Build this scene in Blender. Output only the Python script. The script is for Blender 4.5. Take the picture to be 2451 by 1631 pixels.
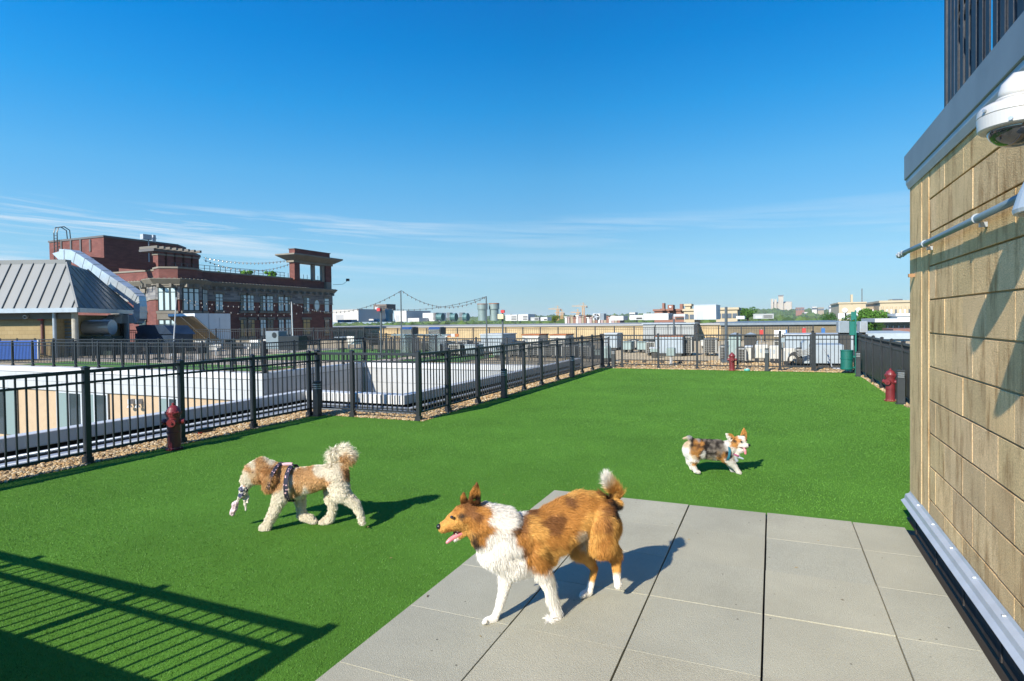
import bpy, math, random
import numpy as np
from mathutils import Vector, Matrix, noise as mn
random.seed(7); RS=np.random.RandomState(11)
scene=bpy.context.scene
for o in list(bpy.data.objects): bpy.data.objects.remove(o)
COL=scene.collection
# ---------------------------------------------------------------- camera
FPX,CYP,YAW,PITCH,ROLL,EYE=1441.96,797.07,.40810,.0196,.0131,1.6057
_f=np.array([-math.sin(YAW)*math.cos(PITCH),math.cos(YAW)*math.cos(PITCH),-math.sin(PITCH)])
_r=np.array([math.cos(YAW),math.sin(YAW),0.]); _d=np.cross(_f,_r)
_R=math.cos(ROLL)*_r+math.sin(ROLL)*_d; _D=-math.sin(ROLL)*_r+math.cos(ROLL)*_d
cam=bpy.data.cameras.new('camera'); co=bpy.data.objects.new('camera',cam); COL.objects.link(co)
cam.sensor_width=36; cam.lens=FPX/2451*36; cam.shift_y=-(815.5-CYP)/2451
cam.clip_start=.05; cam.clip_end=12000
M=Matrix.Identity(4)
for i in range(3): M[i][0]=_R[i]; M[i][1]=-_D[i]; M[i][2]=-_f[i]
M[2][3]=EYE; co.matrix_world=M; scene.camera=co
# ---------------------------------------------------------------- light
SA,SB=.36,1.52                                  # shadow offset in x and y per metre of height
SEL=math.atan(1/math.hypot(SA,SB)); 
sun=bpy.data.lights.new('sun','SUN'); sun.energy=4.7; sun.angle=math.radians(.53); sun.color=(1,.915,.79)
so=bpy.data.objects.new('sun',sun); COL.objects.link(so)
so.rotation_euler=Vector((SA,SB,-1)).to_track_quat('-Z','Y').to_euler(); so.location=(0,-20,30)
w=bpy.data.worlds.new('World'); scene.world=w; w.use_nodes=True
nt=w.node_tree; N=nt.nodes; L=nt.links; N.clear()
out=N.new('ShaderNodeOutputWorld'); bg=N.new('ShaderNodeBackground'); sky=N.new('ShaderNodeTexSky')
sky.sky_type='NISHITA'; sky.sun_disc=False; sky.sun_elevation=SEL
sky.sun_rotation=math.atan2(-SA,-SB); sky.altitude=100; sky.air_density=1.0; sky.dust_density=.0; sky.ozone_density=1.5
hs=N.new('ShaderNodeHueSaturation'); hs.inputs['Saturation'].default_value=1.22; hs.inputs['Value'].default_value=1.0
L.new(sky.outputs[0],hs.inputs['Color'])
tc0=N.new('ShaderNodeTexCoord'); s0=N.new('ShaderNodeSeparateXYZ'); L.new(tc0.outputs['Generated'],s0.inputs[0])
rp=N.new('ShaderNodeValToRGB'); L.new(s0.outputs['Z'],rp.inputs[0])      # clear-air tint of the sky by elevation
E_=rp.color_ramp.elements; E_[0].position=0; E_[0].color=(.20,.34,.62,1); E_[1].position=1; E_[1].color=(.06,.5,.9,1)
for p_,c_ in ((.06,(.29,.43,.60)),(.116,(.39,.54,.62)),(.17,(.39,.61,.69)),(.23,(.33,.69,.78)),(.33,(.10,.72,.92)),(.41,(.0,.69,1.0)),(.5,(.0,.65,1.04))):
    e=E_.new(p_); e.color=(*c_,1)
tm=N.new('ShaderNodeMix'); tm.data_type='RGBA'; tm.blend_type='MULTIPLY'; tm.inputs['Factor'].default_value=1; L.new(hs.outputs[0],tm.inputs[6]); L.new(rp.outputs[0],tm.inputs[7])
tc=N.new('ShaderNodeTexCoord'); sp=N.new('ShaderNodeSeparateXYZ'); L.new(tc.outputs['Generated'],sp.inputs[0])
def wm(op,a,b=None,c=None):
    m=N.new('ShaderNodeMath'); m.operation=op
    for i,v in enumerate((a,b,c)):
        if v is None: continue
        if isinstance(v,(int,float)): m.inputs[i].default_value=v
        else: L.new(v,m.inputs[i])
    return m.outputs[0]
zc=wm('MAXIMUM',sp.outputs['Z'],.02)
az=wm('ARCTAN2',sp.outputs['X'],sp.outputs['Y'])   # -0.4 is the picture centre
cb=N.new('ShaderNodeCombineXYZ'); L.new(wm('MULTIPLY',az,2.1),cb.inputs[0]); L.new(wm('MULTIPLY',wm('ADD',sp.outputs['Z'],wm('MULTIPLY',az,.045)),46.),cb.inputs[1])
azb=wm('ADD',1.0,wm('MULTIPLY',wm('MAXIMUM',wm('SUBTRACT',-.35,az),0.0),.62))   # sky a little brighter away from the picture centre
nz=N.new('ShaderNodeTexNoise'); nz.inputs['Scale'].default_value=1.0; nz.inputs['Detail'].default_value=7; nz.inputs['Roughness'].default_value=.62; nz.inputs['Distortion'].default_value=.5
L.new(cb.outputs[0],nz.inputs['Vector'])
mr=N.new('ShaderNodeMapRange'); mr.inputs[1].default_value=.47; mr.inputs[2].default_value=.72; L.new(nz.outputs['Fac'],mr.inputs[0])
def band(c,wd): # smooth bump in elevation
    return wm('MAXIMUM',wm('SUBTRACT',1.0,wm('POWER',wm('ABSOLUTE',wm('DIVIDE',wm('SUBTRACT',sp.outputs['Z'],c),wd)),2.0)),0.0)
leftw=wm('MINIMUM',wm('MAXIMUM',wm('MULTIPLY',wm('ADD',az,.30),-1.7),.26),1.0)
cl=wm('MULTIPLY',wm('MULTIPLY',mr.outputs[0],leftw),wm('MINIMUM',wm('ADD',band(.143,.030),wm('MULTIPLY',band(.09,.05),.5)),1.0))
cl=wm('MINIMUM',wm('MULTIPLY',cl,1.7),.8)
mx=N.new('ShaderNodeMix'); mx.data_type='RGBA'; L.new(cl,mx.inputs['Factor']); sc_=N.new('ShaderNodeVectorMath'); sc_.operation='SCALE'; L.new(tm.outputs[2],sc_.inputs[0]); L.new(azb,sc_.inputs['Scale']); L.new(sc_.outputs[0],mx.inputs[6]); mx.inputs[7].default_value=(4.3,5.1,5.8,1)
L.new(mx.outputs[2],bg.inputs[0]); bg.inputs[1].default_value=.095; L.new(bg.outputs[0],out.inputs[0])
vs=scene.view_settings; vs.view_transform='Standard'; vs.look='None'; vs.exposure=0.80; vs.gamma=1; vs.use_curve_mapping=False
scene.render.engine='CYCLES'
# ---------------------------------------------------------------- measuring (photo pixel + a known plane -> metres)
def ray(px,py): return _f+(px-1225.5)/FPX*_R+(py-CYP)/FPX*_D
def G(px,py,z=0.):
    d=ray(px,py); t=(z-EYE)/d[2]; return np.array([0,0,EYE])+t*d
def AY(px,py,y): d=ray(px,py); return np.array([0,0,EYE])+d*(y/d[1])
def AX(px,py,x): d=ray(px,py); return np.array([0,0,EYE])+d*(x/d[0])
# ---------------------------------------------------------------- materials
MATS={}
def mat(name,c,rough=.6,metal=0.,var=.0,vscale=3.,bump=0.,bscale=30.,c2=None,fine=0.,fscale=120.,spec=.5,coat=0.):
    if name in MATS: return MATS[name]
    m=bpy.data.materials.new(name); m.use_nodes=True; nt=m.node_tree; n=nt.nodes; l=nt.links
    p=n['Principled BSDF']; p.inputs['Roughness'].default_value=rough; p.inputs['Metallic'].default_value=metal
    p.inputs['Specular IOR Level'].default_value=spec; p.inputs['Coat Weight'].default_value=coat
    col=None
    t=n.new('ShaderNodeTexCoord')
    if var>0 or c2 is not None:
        nz=n.new('ShaderNodeTexNoise'); nz.inputs['Scale'].default_value=vscale; nz.inputs['Detail'].default_value=6; nz.inputs['Roughness'].default_value=.6
        l.new(t.outputs['Object'],nz.inputs['Vector'])
        r=n.new('ShaderNodeValToRGB'); r.color_ramp.elements[0].position=.32; r.color_ramp.elements[1].position=.7
        a=[max(0,x*(1-var)) for x in c]; b=c2 if c2 else [min(1,x*(1+var)) for x in c]
        r.color_ramp.elements[0].color=(*a,1); r.color_ramp.elements[1].color=(*b,1)
        l.new(nz.outputs['Fac'],r.inputs[0]); col=r.outputs[0]
    if fine>0:
        n2=n.new('ShaderNodeTexNoise'); n2.inputs['Scale'].default_value=fscale; n2.inputs['Detail'].default_value=3
        l.new(t.outputs['Object'],n2.inputs['Vector'])
        mp=n.new('ShaderNodeMapRange'); mp.inputs[1].default_value=.3; mp.inputs[2].default_value=.7; mp.inputs[3].default_value=1-fine; mp.inputs[4].default_value=1+fine
        l.new(n2.outputs['Fac'],mp.inputs[0])
        mm=n.new('ShaderNodeVectorMath'); mm.operation='SCALE'
        if col is not None: l.new(col,mm.inputs[0])
        else: mm.inputs[0].default_value=c
        l.new(mp.outputs[0],mm.inputs['Scale']); col=mm.outputs[0]
    if col is not None: l.new(col,p.inputs['Base Color'])
    else: p.inputs['Base Color'].default_value=(*c,1)
    if bump>0:
        nb=n.new('ShaderNodeTexNoise'); nb.inputs['Scale'].default_value=bscale; nb.inputs['Detail'].default_value=4
        l.new(t.outputs['Object'],nb.inputs['Vector']); bp=n.new('ShaderNodeBump'); bp.inputs['Strength'].default_value=bump; bp.inputs['Distance'].default_value=.02
        l.new(nb.outputs['Fac'],bp.inputs['Height']); l.new(bp.outputs[0],p.inputs['Normal'])
    MATS[name]=m; return m
def attr_mat(name,rough=.7,spec=.3,mul_noise=0.,nscale=60,sss=0.,bump=0.):
    m=bpy.data.materials.new(name); m.use_nodes=True; nt=m.node_tree; n=nt.nodes; l=nt.links; p=n['Principled BSDF']
    a=n.new('ShaderNodeAttribute'); a.attribute_name='Col'; c=a.outputs['Color']
    if mul_noise>0:
        t=n.new('ShaderNodeTexCoord'); z=n.new('ShaderNodeTexNoise'); z.inputs['Scale'].default_value=nscale; z.inputs['Detail'].default_value=5; l.new(t.outputs['Object'],z.inputs['Vector'])
        mp=n.new('ShaderNodeMapRange'); mp.inputs[1].default_value=.25; mp.inputs[2].default_value=.75; mp.inputs[3].default_value=1-mul_noise; mp.inputs[4].default_value=1+mul_noise; l.new(z.outputs['Fac'],mp.inputs[0])
        mm=n.new('ShaderNodeVectorMath'); mm.operation='SCALE'; l.new(c,mm.inputs[0]); l.new(mp.outputs[0],mm.inputs['Scale']); c=mm.outputs[0]
        if bump>0:
            bp=n.new('ShaderNodeBump'); bp.inputs['Strength'].default_value=bump; bp.inputs['Distance'].default_value=.01; l.new(z.outputs['Fac'],bp.inputs['Height']); l.new(bp.outputs[0],p.inputs['Normal'])
    l.new(c,p.inputs['Base Color']); p.inputs['Roughness'].default_value=rough; p.inputs['Specular IOR Level'].default_value=spec
    MATS[name]=m; return m
def brick_mat(name,c1,c2,mortar,bw,bh,ms,scale=1.,plane='xz',rough=.85,bump=.4,stain=None,stainamt=.5):
    m=bpy.data.materials.new(name); m.use_nodes=True; nt=m.node_tree; n=nt.nodes; l=nt.links; p=n['Principled BSDF']
    t=n.new('ShaderNodeTexCoord'); s=n.new('ShaderNodeSeparateXYZ'); l.new(t.outputs['Object'],s.inputs[0])
    ad=n.new('ShaderNodeMath'); ad.operation='ADD'; l.new(s.outputs['X'],ad.inputs[0]); l.new(s.outputs['Y'],ad.inputs[1])
    cmb=n.new('ShaderNodeCombineXYZ'); l.new(ad.outputs[0],cmb.inputs[0]); l.new(s.outputs['Z'],cmb.inputs[1])
    b=n.new('ShaderNodeTexBrick'); b.inputs['Color1'].default_value=(*c1,1); b.inputs['Color2'].default_value=(*c2,1); b.inputs['Mortar'].default_value=(*mortar,1)
    b.inputs['Scale'].default_value=scale; b.inputs['Brick Width'].default_value=bw; b.inputs['Row Height'].default_value=bh; b.inputs['Mortar Size'].default_value=ms; b.inputs['Mortar Smooth'].default_value=.2
    l.new(cmb.outputs[0],b.inputs['Vector'])
    nz=n.new('ShaderNodeTexNoise'); nz.inputs['Scale'].default_value=.6; nz.inputs['Detail'].default_value=6; l.new(t.outputs['Object'],nz.inputs['Vector'])
    mp=n.new('ShaderNodeMapRange'); mp.inputs[1].default_value=.3; mp.inputs[2].default_value=.7; mp.inputs[3].default_value=.85; mp.inputs[4].default_value=1.12; l.new(nz.outputs['Fac'],mp.inputs[0])
    mm=n.new('ShaderNodeVectorMath'); mm.operation='SCALE'; l.new(b.outputs['Color'],mm.inputs[0]); l.new(mp.outputs[0],mm.inputs['Scale'])
    l.new(mm.outputs[0],p.inputs['Base Color']); p.inputs['Roughness'].default_value=rough; p.inputs['Specular IOR Level'].default_value=.2
    MATS[name]=m; return m
# ---------------------------------------------------------------- mesh building
class MB:
    def __init__(s): s.v=[]; s.f=[]; s.m=[]; s.mi=0
    def add(s,vs,fs):
        b=len(s.v); s.v+= [tuple(map(float,p)) for p in vs]; s.f+=[tuple(b+i for i in f) for f in fs]; s.m+=[s.mi]*len(fs); return s
    def box(s,x0,x1,y0,y1,z0,z1):
        if x0>x1: x0,x1=x1,x0
        if y0>y1: y0,y1=y1,y0
        if z0>z1: z0,z1=z1,z0
        return s.add([(x0,y0,z0),(x1,y0,z0),(x1,y1,z0),(x0,y1,z0),(x0,y0,z1),(x1,y0,z1),(x1,y1,z1),(x0,y1,z1)],
              [(0,3,2,1),(4,5,6,7),(0,1,5,4),(1,2,6,5),(2,3,7,6),(3,0,4,7)])
    def obox(s,c,u,v,hu,hv,z0,z1): # oriented box, u,v unit 2D
        c=np.array(c[:2],float);u=np.array(u,float);v=np.array(v,float)
        q=[c-u*hu-v*hv,c+u*hu-v*hv,c+u*hu+v*hv,c-u*hu+v*hv]
        return s.add([(*p,z0) for p in q]+[(*p,z1) for p in q],[(0,3,2,1),(4,5,6,7),(0,1,5,4),(1,2,6,5),(2,3,7,6),(3,0,4,7)])
    def bbox(s,x0,x1,y0,y1,z0,z1,b):  # box with chamfered edges
        if x0>x1: x0,x1=x1,x0
        if y0>y1: y0,y1=y1,y0
        X=(x0,x1);Y=(y0,y1);Z=(z0,z1);vs=[];idx={}
        for i in (0,1):
            for j in (0,1):
                for k in (0,1):
                    sx,sy,sz=(1-2*i)*b,(1-2*j)*b,(1-2*k)*b
                    for a,p in enumerate(((X[i],Y[j]+sy,Z[k]+sz),(X[i]+sx,Y[j],Z[k]+sz),(X[i]+sx,Y[j]+sy,Z[k]))):
                        idx[i,j,k,a]=len(vs); vs.append(p)
        fs=[]
        for i in (0,1): fs.append([idx[i,0,0,0],idx[i,1,0,0],idx[i,1,1,0],idx[i,0,1,0]][::(1 if i else -1)])
        for j in (0,1): fs.append([idx[0,j,0,1],idx[1,j,0,1],idx[1,j,1,1],idx[0,j,1,1]][::(-1 if j else 1)])
        for k in (0,1): fs.append([idx[0,0,k,2],idx[1,0,k,2],idx[1,1,k,2],idx[0,1,k,2]][::(1 if k else -1)])
        for i in (0,1):
            for j in (0,1): fs.append([idx[i,j,0,0],idx[i,j,0,1],idx[i,j,1,1],idx[i,j,1,0]][::(1 if i==j else -1)])
        for i in (0,1):
            for k in (0,1): fs.append([idx[i,0,k,0],idx[i,0,k,2],idx[i,1,k,2],idx[i,1,k,0]][::(-1 if i==k else 1)])
        for j in (0,1):
            for k in (0,1): fs.append([idx[0,j,k,1],idx[0,j,k,2],idx[1,j,k,2],idx[1,j,k,1]][::(1 if j==k else -1)])
        for i in (0,1):
            for j in (0,1):
                for k in (0,1): fs.append([idx[i,j,k,0],idx[i,j,k,1],idx[i,j,k,2]][::(-1 if (i+j+k)%2==0 else 1)])
        return s.add(vs,fs)
    def cyl(s,p0,p1,r0,r1=None,n=12,cap=True):
        r1=r0 if r1 is None else r1; p0=Vector(p0);p1=Vector(p1);d=(p1-p0).normalized()
        a=d.orthogonal().normalized(); b=d.cross(a); vs=[]
        for p,r in ((p0,r0),(p1,r1)):
            for i in range(n):
                t=2*math.pi*i/n; vs.append(p+(a*math.cos(t)+b*math.sin(t))*r)
        fs=[(i,(i+1)%n,n+(i+1)%n,n+i) for i in range(n)]
        if cap: fs+= [tuple(range(n-1,-1,-1)),tuple(range(n,2*n))]
        return s.add(vs,fs)
    def tube(s,pts,r,n=8,cap=True):
        P=[Vector(p) for p in pts]; R=r if hasattr(r,'__len__') else [r]*len(P)
        vs=[];prev=None
        for i,p in enumerate(P):
            d=(P[min(i+1,len(P)-1)]-P[max(i-1,0)]).normalized()
            if prev is None: a=d.orthogonal().normalized()
            else: a=(prev-d*prev.dot(d)).normalized()
            prev=a; b=d.cross(a)
            for k in range(n):
                t=2*math.pi*k/n; vs.append(p+(a*math.cos(t)+b*math.sin(t))*R[i])
        fs=[]
        for i in range(len(P)-1):
            for k in range(n): fs.append((i*n+k,i*n+(k+1)%n,(i+1)*n+(k+1)%n,(i+1)*n+k))
        if cap: fs+=[tuple(range(n-1,-1,-1)),tuple(range((len(P)-1)*n,len(P)*n))]
        return s.add(vs,fs)
    def lathe(s,c,prof,n=20): # prof: (r,z)
        vs=[];cx,cy,cz=c
        for r,z in prof:
            for k in range(n): t=2*math.pi*k/n; vs.append((cx+r*math.cos(t),cy+r*math.sin(t),cz+z))
        fs=[]
        for i in range(len(prof)-1):
            for k in range(n): fs.append((i*n+k,i*n+(k+1)%n,(i+1)*n+(k+1)%n,(i+1)*n+k))
        fs+=[tuple(range(n-1,-1,-1)),tuple(range((len(prof)-1)*n,len(prof)*n))]
        return s.add(vs,fs)
    def prism(s,poly,z0,z1): # poly ccw list of xy
        n=len(poly); return s.add([(x,y,z0) for x,y in poly]+[(x,y,z1) for x,y in poly],
            [tuple(range(n-1,-1,-1)),tuple(range(n,2*n))]+[(i,(i+1)%n,n+(i+1)%n,n+i) for i in range(n)])
    def build(s,name,mats,parent=None,smooth=False,bevel=0.):
        me=bpy.data.meshes.new(name); off=np.array(parent['org'] if parent is not None and 'org' in parent else (0,0,0),float)
        if parent is None and getattr(s,'org',None) is not None: off=np.array(s.org,float)
        me.from_pydata([tuple(np.array(v)-off) for v in s.v],[],s.f)
        for m in (mats if isinstance(mats,(list,tuple)) else [mats]): me.materials.append(m)
        if isinstance(mats,(list,tuple)) and len(mats)>1: me.polygons.foreach_set('material_index',s.m)
        if smooth: me.polygons.foreach_set('use_smooth',[True]*len(me.polygons))
        me.update(); o=bpy.data.objects.new(name,me); COL.objects.link(o)
        if parent is not None:
            o.parent=parent; o['org']=parent['org'] if 'org' in parent else (0,0,0)
        elif getattr(s,'org',None) is not None: o.location=s.org; o['org']=s.org
        if bevel>0:
            b=o.modifiers.new('bevel','BEVEL'); b.width=bevel; b.segments=2; b.limit_method='ANGLE'
        return o
def thing(name,label,cat,loc,group=None):
    o=bpy.data.objects.new(name,None); COL.objects.link(o); o.location=tuple(float(v) for v in loc); o['org']=tuple(float(v) for v in loc)
    o.empty_display_size=.2
    o['label']=label; o['category']=cat
    if group: o['group']=group
    return o
def tag(o,label,cat,group=None):
    o['label']=label; o['category']=cat
    if group: o['group']=group
    return o
def struct(o): o['kind']='structure'; return o
def copy_tree(o,loc=None,label=None,parent=None,rz=None):
    c=o.copy(); COL.objects.link(c)
    if parent is not None: c.parent=parent
    if loc is not None: c.location=tuple(float(v) for v in loc)
    if rz is not None: c.rotation_euler=(0,0,rz)
    if label: c['label']=label
    for ch in list(o.children): copy_tree(ch,parent=c)
    return c
def one(mb,name,m,label,cat,group=None,org=None,**k):
    mb.org=org; return tag(mb.build(name,m,None,**k),label,cat,group)
# ================================================================ SETTING
black=mat('black_metal',(.016,.019,.022),.42,0,var=.25,vscale=5,spec=.5)
turfm=mat('turf_base',(.082,.205,.024),.9,0,var=.16,vscale=.9,bump=.6,bscale=260,fine=.45,fscale=330,spec=.1)
conc=mat('paver_concrete',(.355,.342,.258),.9,0,var=.09,vscale=1.6,bump=.35,bscale=200,fine=.22,fscale=240,spec=.2)
gap=mat('joint_and_shade_dark',(.02,.018,.015),.95)
# --- turf: one sheet, notched round the light well and the wall
mb=MB(); z=.0
def rect(mb,x0,x1,y0,y1,z): mb.add([(x0,y0,z),(x1,y0,z),(x1,y1,z),(x0,y1,z)],[(0,1,2,3)])
for r in ((-7.36,-1.88,-3,5.29),(-7.36,.97,5.29,5.64),(-7.36,2.2,5.64,8.34),(-5.27,2.2,8.34,19.62)): rect(mb,*r,z)
turf=struct(mb.build('turf',turfm))
# short blades of the artificial turf, denser near the viewer
def blades():
    pts=[]
    def fill(x0,x1,y0,y1,n):
        pts.append(np.stack([RS.uniform(x0,x1,n),RS.uniform(y0,y1,n)],1))
    for i in range(60):
        y0=1.2+i*.3; y1=y0+.3; d=5200*min(3.2,(9./(y0+1.2)**1.25))
        for x0,x1 in (((-7.36,-1.88) if y0<5.2 else (-7.36,2.2) if y0<8.2 else (-5.27,2.2)),):
            # only the cone the picture can see, with a margin
            xl=max(x0,-1.75*y0-1.5); xr=min(x1,.5*y0+1.4)
            if xr>xl: fill(xl,xr,y0,y1,int((xr-xl)*.3*d))
    P=np.concatenate(pts); ok=~((P[:,0]>.95)&(P[:,1]<5.6)); P=P[ok]; n=len(P)
    a=RS.uniform(0,2*np.pi,n); wd=RS.uniform(.0011,.0020,n)*(1+P[:,1]*.10); h=RS.uniform(.004,.0095,n)*(1+P[:,1]*.03); ln=RS.uniform(.002,.008,n); b=RS.uniform(0,2*np.pi,n)
    V=np.zeros((n,3,3),np.float32)
    V[:,0,0]=P[:,0]-np.cos(a)*wd; V[:,0,1]=P[:,1]-np.sin(a)*wd; V[:,1,0]=P[:,0]+np.cos(a)*wd; V[:,1,1]=P[:,1]+np.sin(a)*wd
    V[:,2,0]=P[:,0]+np.cos(b)*ln; V[:,2,1]=P[:,1]+np.sin(b)*ln; V[:,2,2]=h; V[:,:2,2]=-.002
    cols=np.ones((n,3,4),np.float32); t=RS.rand(n,1)
    c=np.where(t<.04,np.array([[.13,.27,.06]]),np.array([[.092,.224,.027]]))*RS.uniform(.80,1.20,(n,1))
    pv=1+.07*np.sin(P[:,0:1]*1.1+2*np.sin(P[:,1:2]*.5))+.05*np.sin(P[:,1:2]*2.3+P[:,0:1]*.7)+.04*np.sign(np.sin(P[:,0:1]*.86+1.0)); c=c*pv
    cols[:,:,:3]=c[:,None,:]
    return V.reshape(-1,3),cols.reshape(-1,4)
def trimesh(name,V,cols,m,parent=None):
    n=len(V)//3; me=bpy.data.meshes.new(name); me.vertices.add(len(V)); me.vertices.foreach_set('co',V.astype(np.float32).ravel())
    me.loops.add(len(V)); me.loops.foreach_set('vertex_index',np.arange(len(V),dtype=np.int32))
    me.polygons.add(n); me.polygons.foreach_set('loop_start',np.arange(0,len(V),3,dtype=np.int32))
    try: me.polygons.foreach_set('loop_total',np.full(n,3,np.int32))
    except Exception: pass
    me.update(calc_edges=True)
    at=me.color_attributes.new('Col','FLOAT_COLOR','POINT'); at.data.foreach_set('color',cols.astype(np.float32).ravel())
    me.materials.append(m); o=bpy.data.objects.new(name,me); COL.objects.link(o)
    if parent is not None: o.parent=parent
    return o
blm=attr_mat('turf_blade',.55,.25)
V,c_=blades(); gb=trimesh('grass_blades',V,c_,blm); gb['kind']='stuff'; tag(gb,'short green blades of artificial turf covering the roof deck','grass')
# --- slab pavement with real joints, slabs a little uneven
mb=MB(); xs=[-1.88,-1.27,-.66,-.05,.56,.91]; ys=[5.29-.61*i for i in range(14)]
for i in range(5):
    for j in range(13):
        g0=.0016 if i!=3 else .004; ggx=.0034+RS.uniform(0,.0022)
        if i in (2,3): ggx+=.0022
        t=RS.uniform(-.0025,.0025)+.012; sh=RS.uniform(-.002,.002)
        mb.bbox(xs[i]+ggx*.8,xs[i+1]-ggx*(.8),ys[j+1]+.0011+sh*.5,ys[j]-.0011+sh*.5,-.05,t+.006,.0010)
mb2=MB(); rect(mb2,-1.9,.97,-2.7,5.285,-.035)
pav=mb.build('pavement',conc)
pav.data.color_attributes.new('Col','FLOAT_COLOR','CORNER')
arr=np.ones((len(pav.data.loops),4),np.float32); nf=26
li=0
ids=np.zeros(len(pav.data.loops),int)
for p in pav.data.polygons:
    for k in p.loop_indices: ids[k]=p.index//nf
br=RS.uniform(.95,1.04,200)[ids]; tint=RS.uniform(-.010,.014,200)[ids]
arr[:,0]=br*(1+tint); arr[:,1]=br; arr[:,2]=br*(1-tint*1.5)
pav.data.color_attributes['Col'].data.foreach_set('color',arr.ravel())
def paver_nodes(m):
    nt=m.node_tree;n=nt.nodes;l=nt.links;p=n['Principled BSDF']; src=p.inputs['Base Color'].links[0].from_socket
    a=n.new('ShaderNodeAttribute'); a.attribute_name='Col'; mu=n.new('ShaderNodeVectorMath'); mu.operation='MULTIPLY'; l.new(src,mu.inputs[0]); l.new(a.outputs['Color'],mu.inputs[1])
    t=n.new('ShaderNodeTexCoord'); v=n.new('ShaderNodeTexVoronoi'); v.inputs['Scale'].default_value=9; v.inputs['Randomness'].default_value=1; l.new(t.outputs['Object'],v.inputs['Vector'])
    r=n.new('ShaderNodeMapRange'); r.inputs[1].default_value=.045; r.inputs[2].default_value=.065; r.inputs[3].default_value=.40; r.inputs[4].default_value=1; l.new(v.outputs['Distance'],r.inputs[0])
    s=n.new('ShaderNodeVectorMath'); s.operation='SCALE'; l.new(mu.outputs[0],s.inputs[0]); l.new(r.outputs[0],s.inputs['Scale']); l.new(s.outputs[0],p.inputs['Base Color'])
paver_nodes(conc)
struct(pav); j=mb2.build('pavement_base',gap); struct(j)
# --- gravel margins and roofs
gravm=mat('gravel_ground',(.27,.20,.11),.95,0,var=.45,vscale=22,bump=.8,bscale=50,fine=.5,fscale=45,spec=.1)
roofm=mat('roof_grey',(.30,.31,.30),.9,0,var=.12,vscale=1.2)
mb=MB()
for r in ((-7.95,-7.36,-3,8.85),(-7.36,-5.27,8.34,8.85),(-5.85,-5.27,8.85,19.62),(-5.85,2.2,19.62,20.3),(2.2,2.9,5.6,20.3)): rect(mb,*r,-.015)
struct(mb.build('gravel_bed',gravm))
mb=MB()
for r in ((-15.6,12,20.3,46),(2.9,12,-3,20.3),(-60,-15.6,14.75,46)): rect(mb,*r,-.03)
struct(mb.build('roof_gravel',mat('gravel_roof',(.44,.36,.23),.95,0,var=.35,vscale=14,bump=.8,bscale=40,fine=.45,fscale=30,spec=.1)))
mb=MB(); rect(mb,-60,-5,-12,26,-6); struct(mb.build('courtyard_ground',roofm))
mb=MB(); rect(mb,-3500,3500,-400,6500,-15); struct(mb.build('ground',mat('city_ground',(.09,.10,.07),.95,0,var=.4,vscale=.01)))
# far wooded ridge
def ridge(x): # height of the wooded ridge top in metres along px direction
    return 0
hillm=mat('hill_wood',(.030,.060,.022),.95,0,var=.4,vscale=.02)
mb=MB(); nx=60; vs=[]; 
prof=[(1150,757),(1250,753),(1330,752),(1420,753),(1520,750),(1600,745),(1700,744),(1760,741),(1800,738),(1850,737),(1900,738),(1960,739),(2010,741),(2100,741),(2250,741)]
HY0=2100
hp=[(AY(px,py,HY0)[0],AY(px,py,HY0)[2]-16) for px,py in prof]
hx=[p[0] for p in hp]; hz=[p[1] for p in hp]
def hill_z(x,y):
    t=np.interp(x,hx,hz,left=-8,right=hz[-1]); u=min(1,max(0,(y-1000)/(HY0-1000))); u=u*u*(3-2*u)
    return -14.9+(t+14.9)*u
X=np.linspace(-2200,1500,90); Y=[900,1000,1150,1300,1450,1600,1800,2000,2100,2600]
vs=[(x,y,hill_z(x,y)-(1 if y>2100 else 0)*30) for y in Y for x in X]; nx=len(X)
mb.add(vs,[(j*nx+i,j*nx+i+1,(j+1)*nx+i+1,(j+1)*nx+i) for j in range(len(Y)-1) for i in range(nx-1)])
struct(mb.build('hills',hillm,smooth=True))
# mass of far woodland
def blobs(name,pts,m,label,cat,kind=None,flat=.8,sub=1):
    import bmesh
    bm=bmesh.new(); bmesh.ops.create_icosphere(bm,subdivisions=sub,radius=1); bv=np.array([v.co[:] for v in bm.verts]); bf=np.array([[v.index for v in f.verts] for f in bm.faces]); bm.free()
    Vs=[];Cs=[]
    for (x,y,z,r,col) in pts:
        d=1+RS.uniform(-.32,.32,(len(bv),1)); q=bv*d*r*np.array([1,1,flat])+np.array([x,y,z]); T=q[bf].reshape(-1,3); Vs.append(T)
        fc=np.repeat(RS.uniform(.7,1.35,(len(bf),1)),3,0)*np.array(col)[None]; Cs.append(np.concatenate([fc,np.ones((len(fc),1))],1))
    o=trimesh(name,np.concatenate(Vs),np.concatenate(Cs),m)
    if kind: o['kind']=kind
    return tag(o,label,cat)
farleaf=attr_mat('far_leaves',.9,.1)
pts=[]
for i in range(5200):
    y=RS.uniform(1000,2120); x=RS.uniform(-.62*y,.27*y)
    g=RS.rand(); pts.append((x,y,hill_z(x,y)+RS.uniform(-1,6),RS.uniform(7,13),(.040+.03*g,.078+.03*g,.026)))
blobs('woodland',pts,farleaf,'far green woods covering the ridge on the horizon','woods','stuff')
# a mid distance town of low roofs in trees, left and centre of the ridge
pts=[]
for i in range(900):
    y=RS.uniform(330,900); x=RS.uniform(-.95*y,.30*y); g=RS.rand()
    pts.append((x,y,-11+RS.uniform(-2,4)+y*.008,RS.uniform(4,7.5),(.045+.03*g,.085+.03*g,.025)))
blobs('street_trees',pts,farleaf,'band of green treetops between the roofs and the ridge','trees','stuff')
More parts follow.
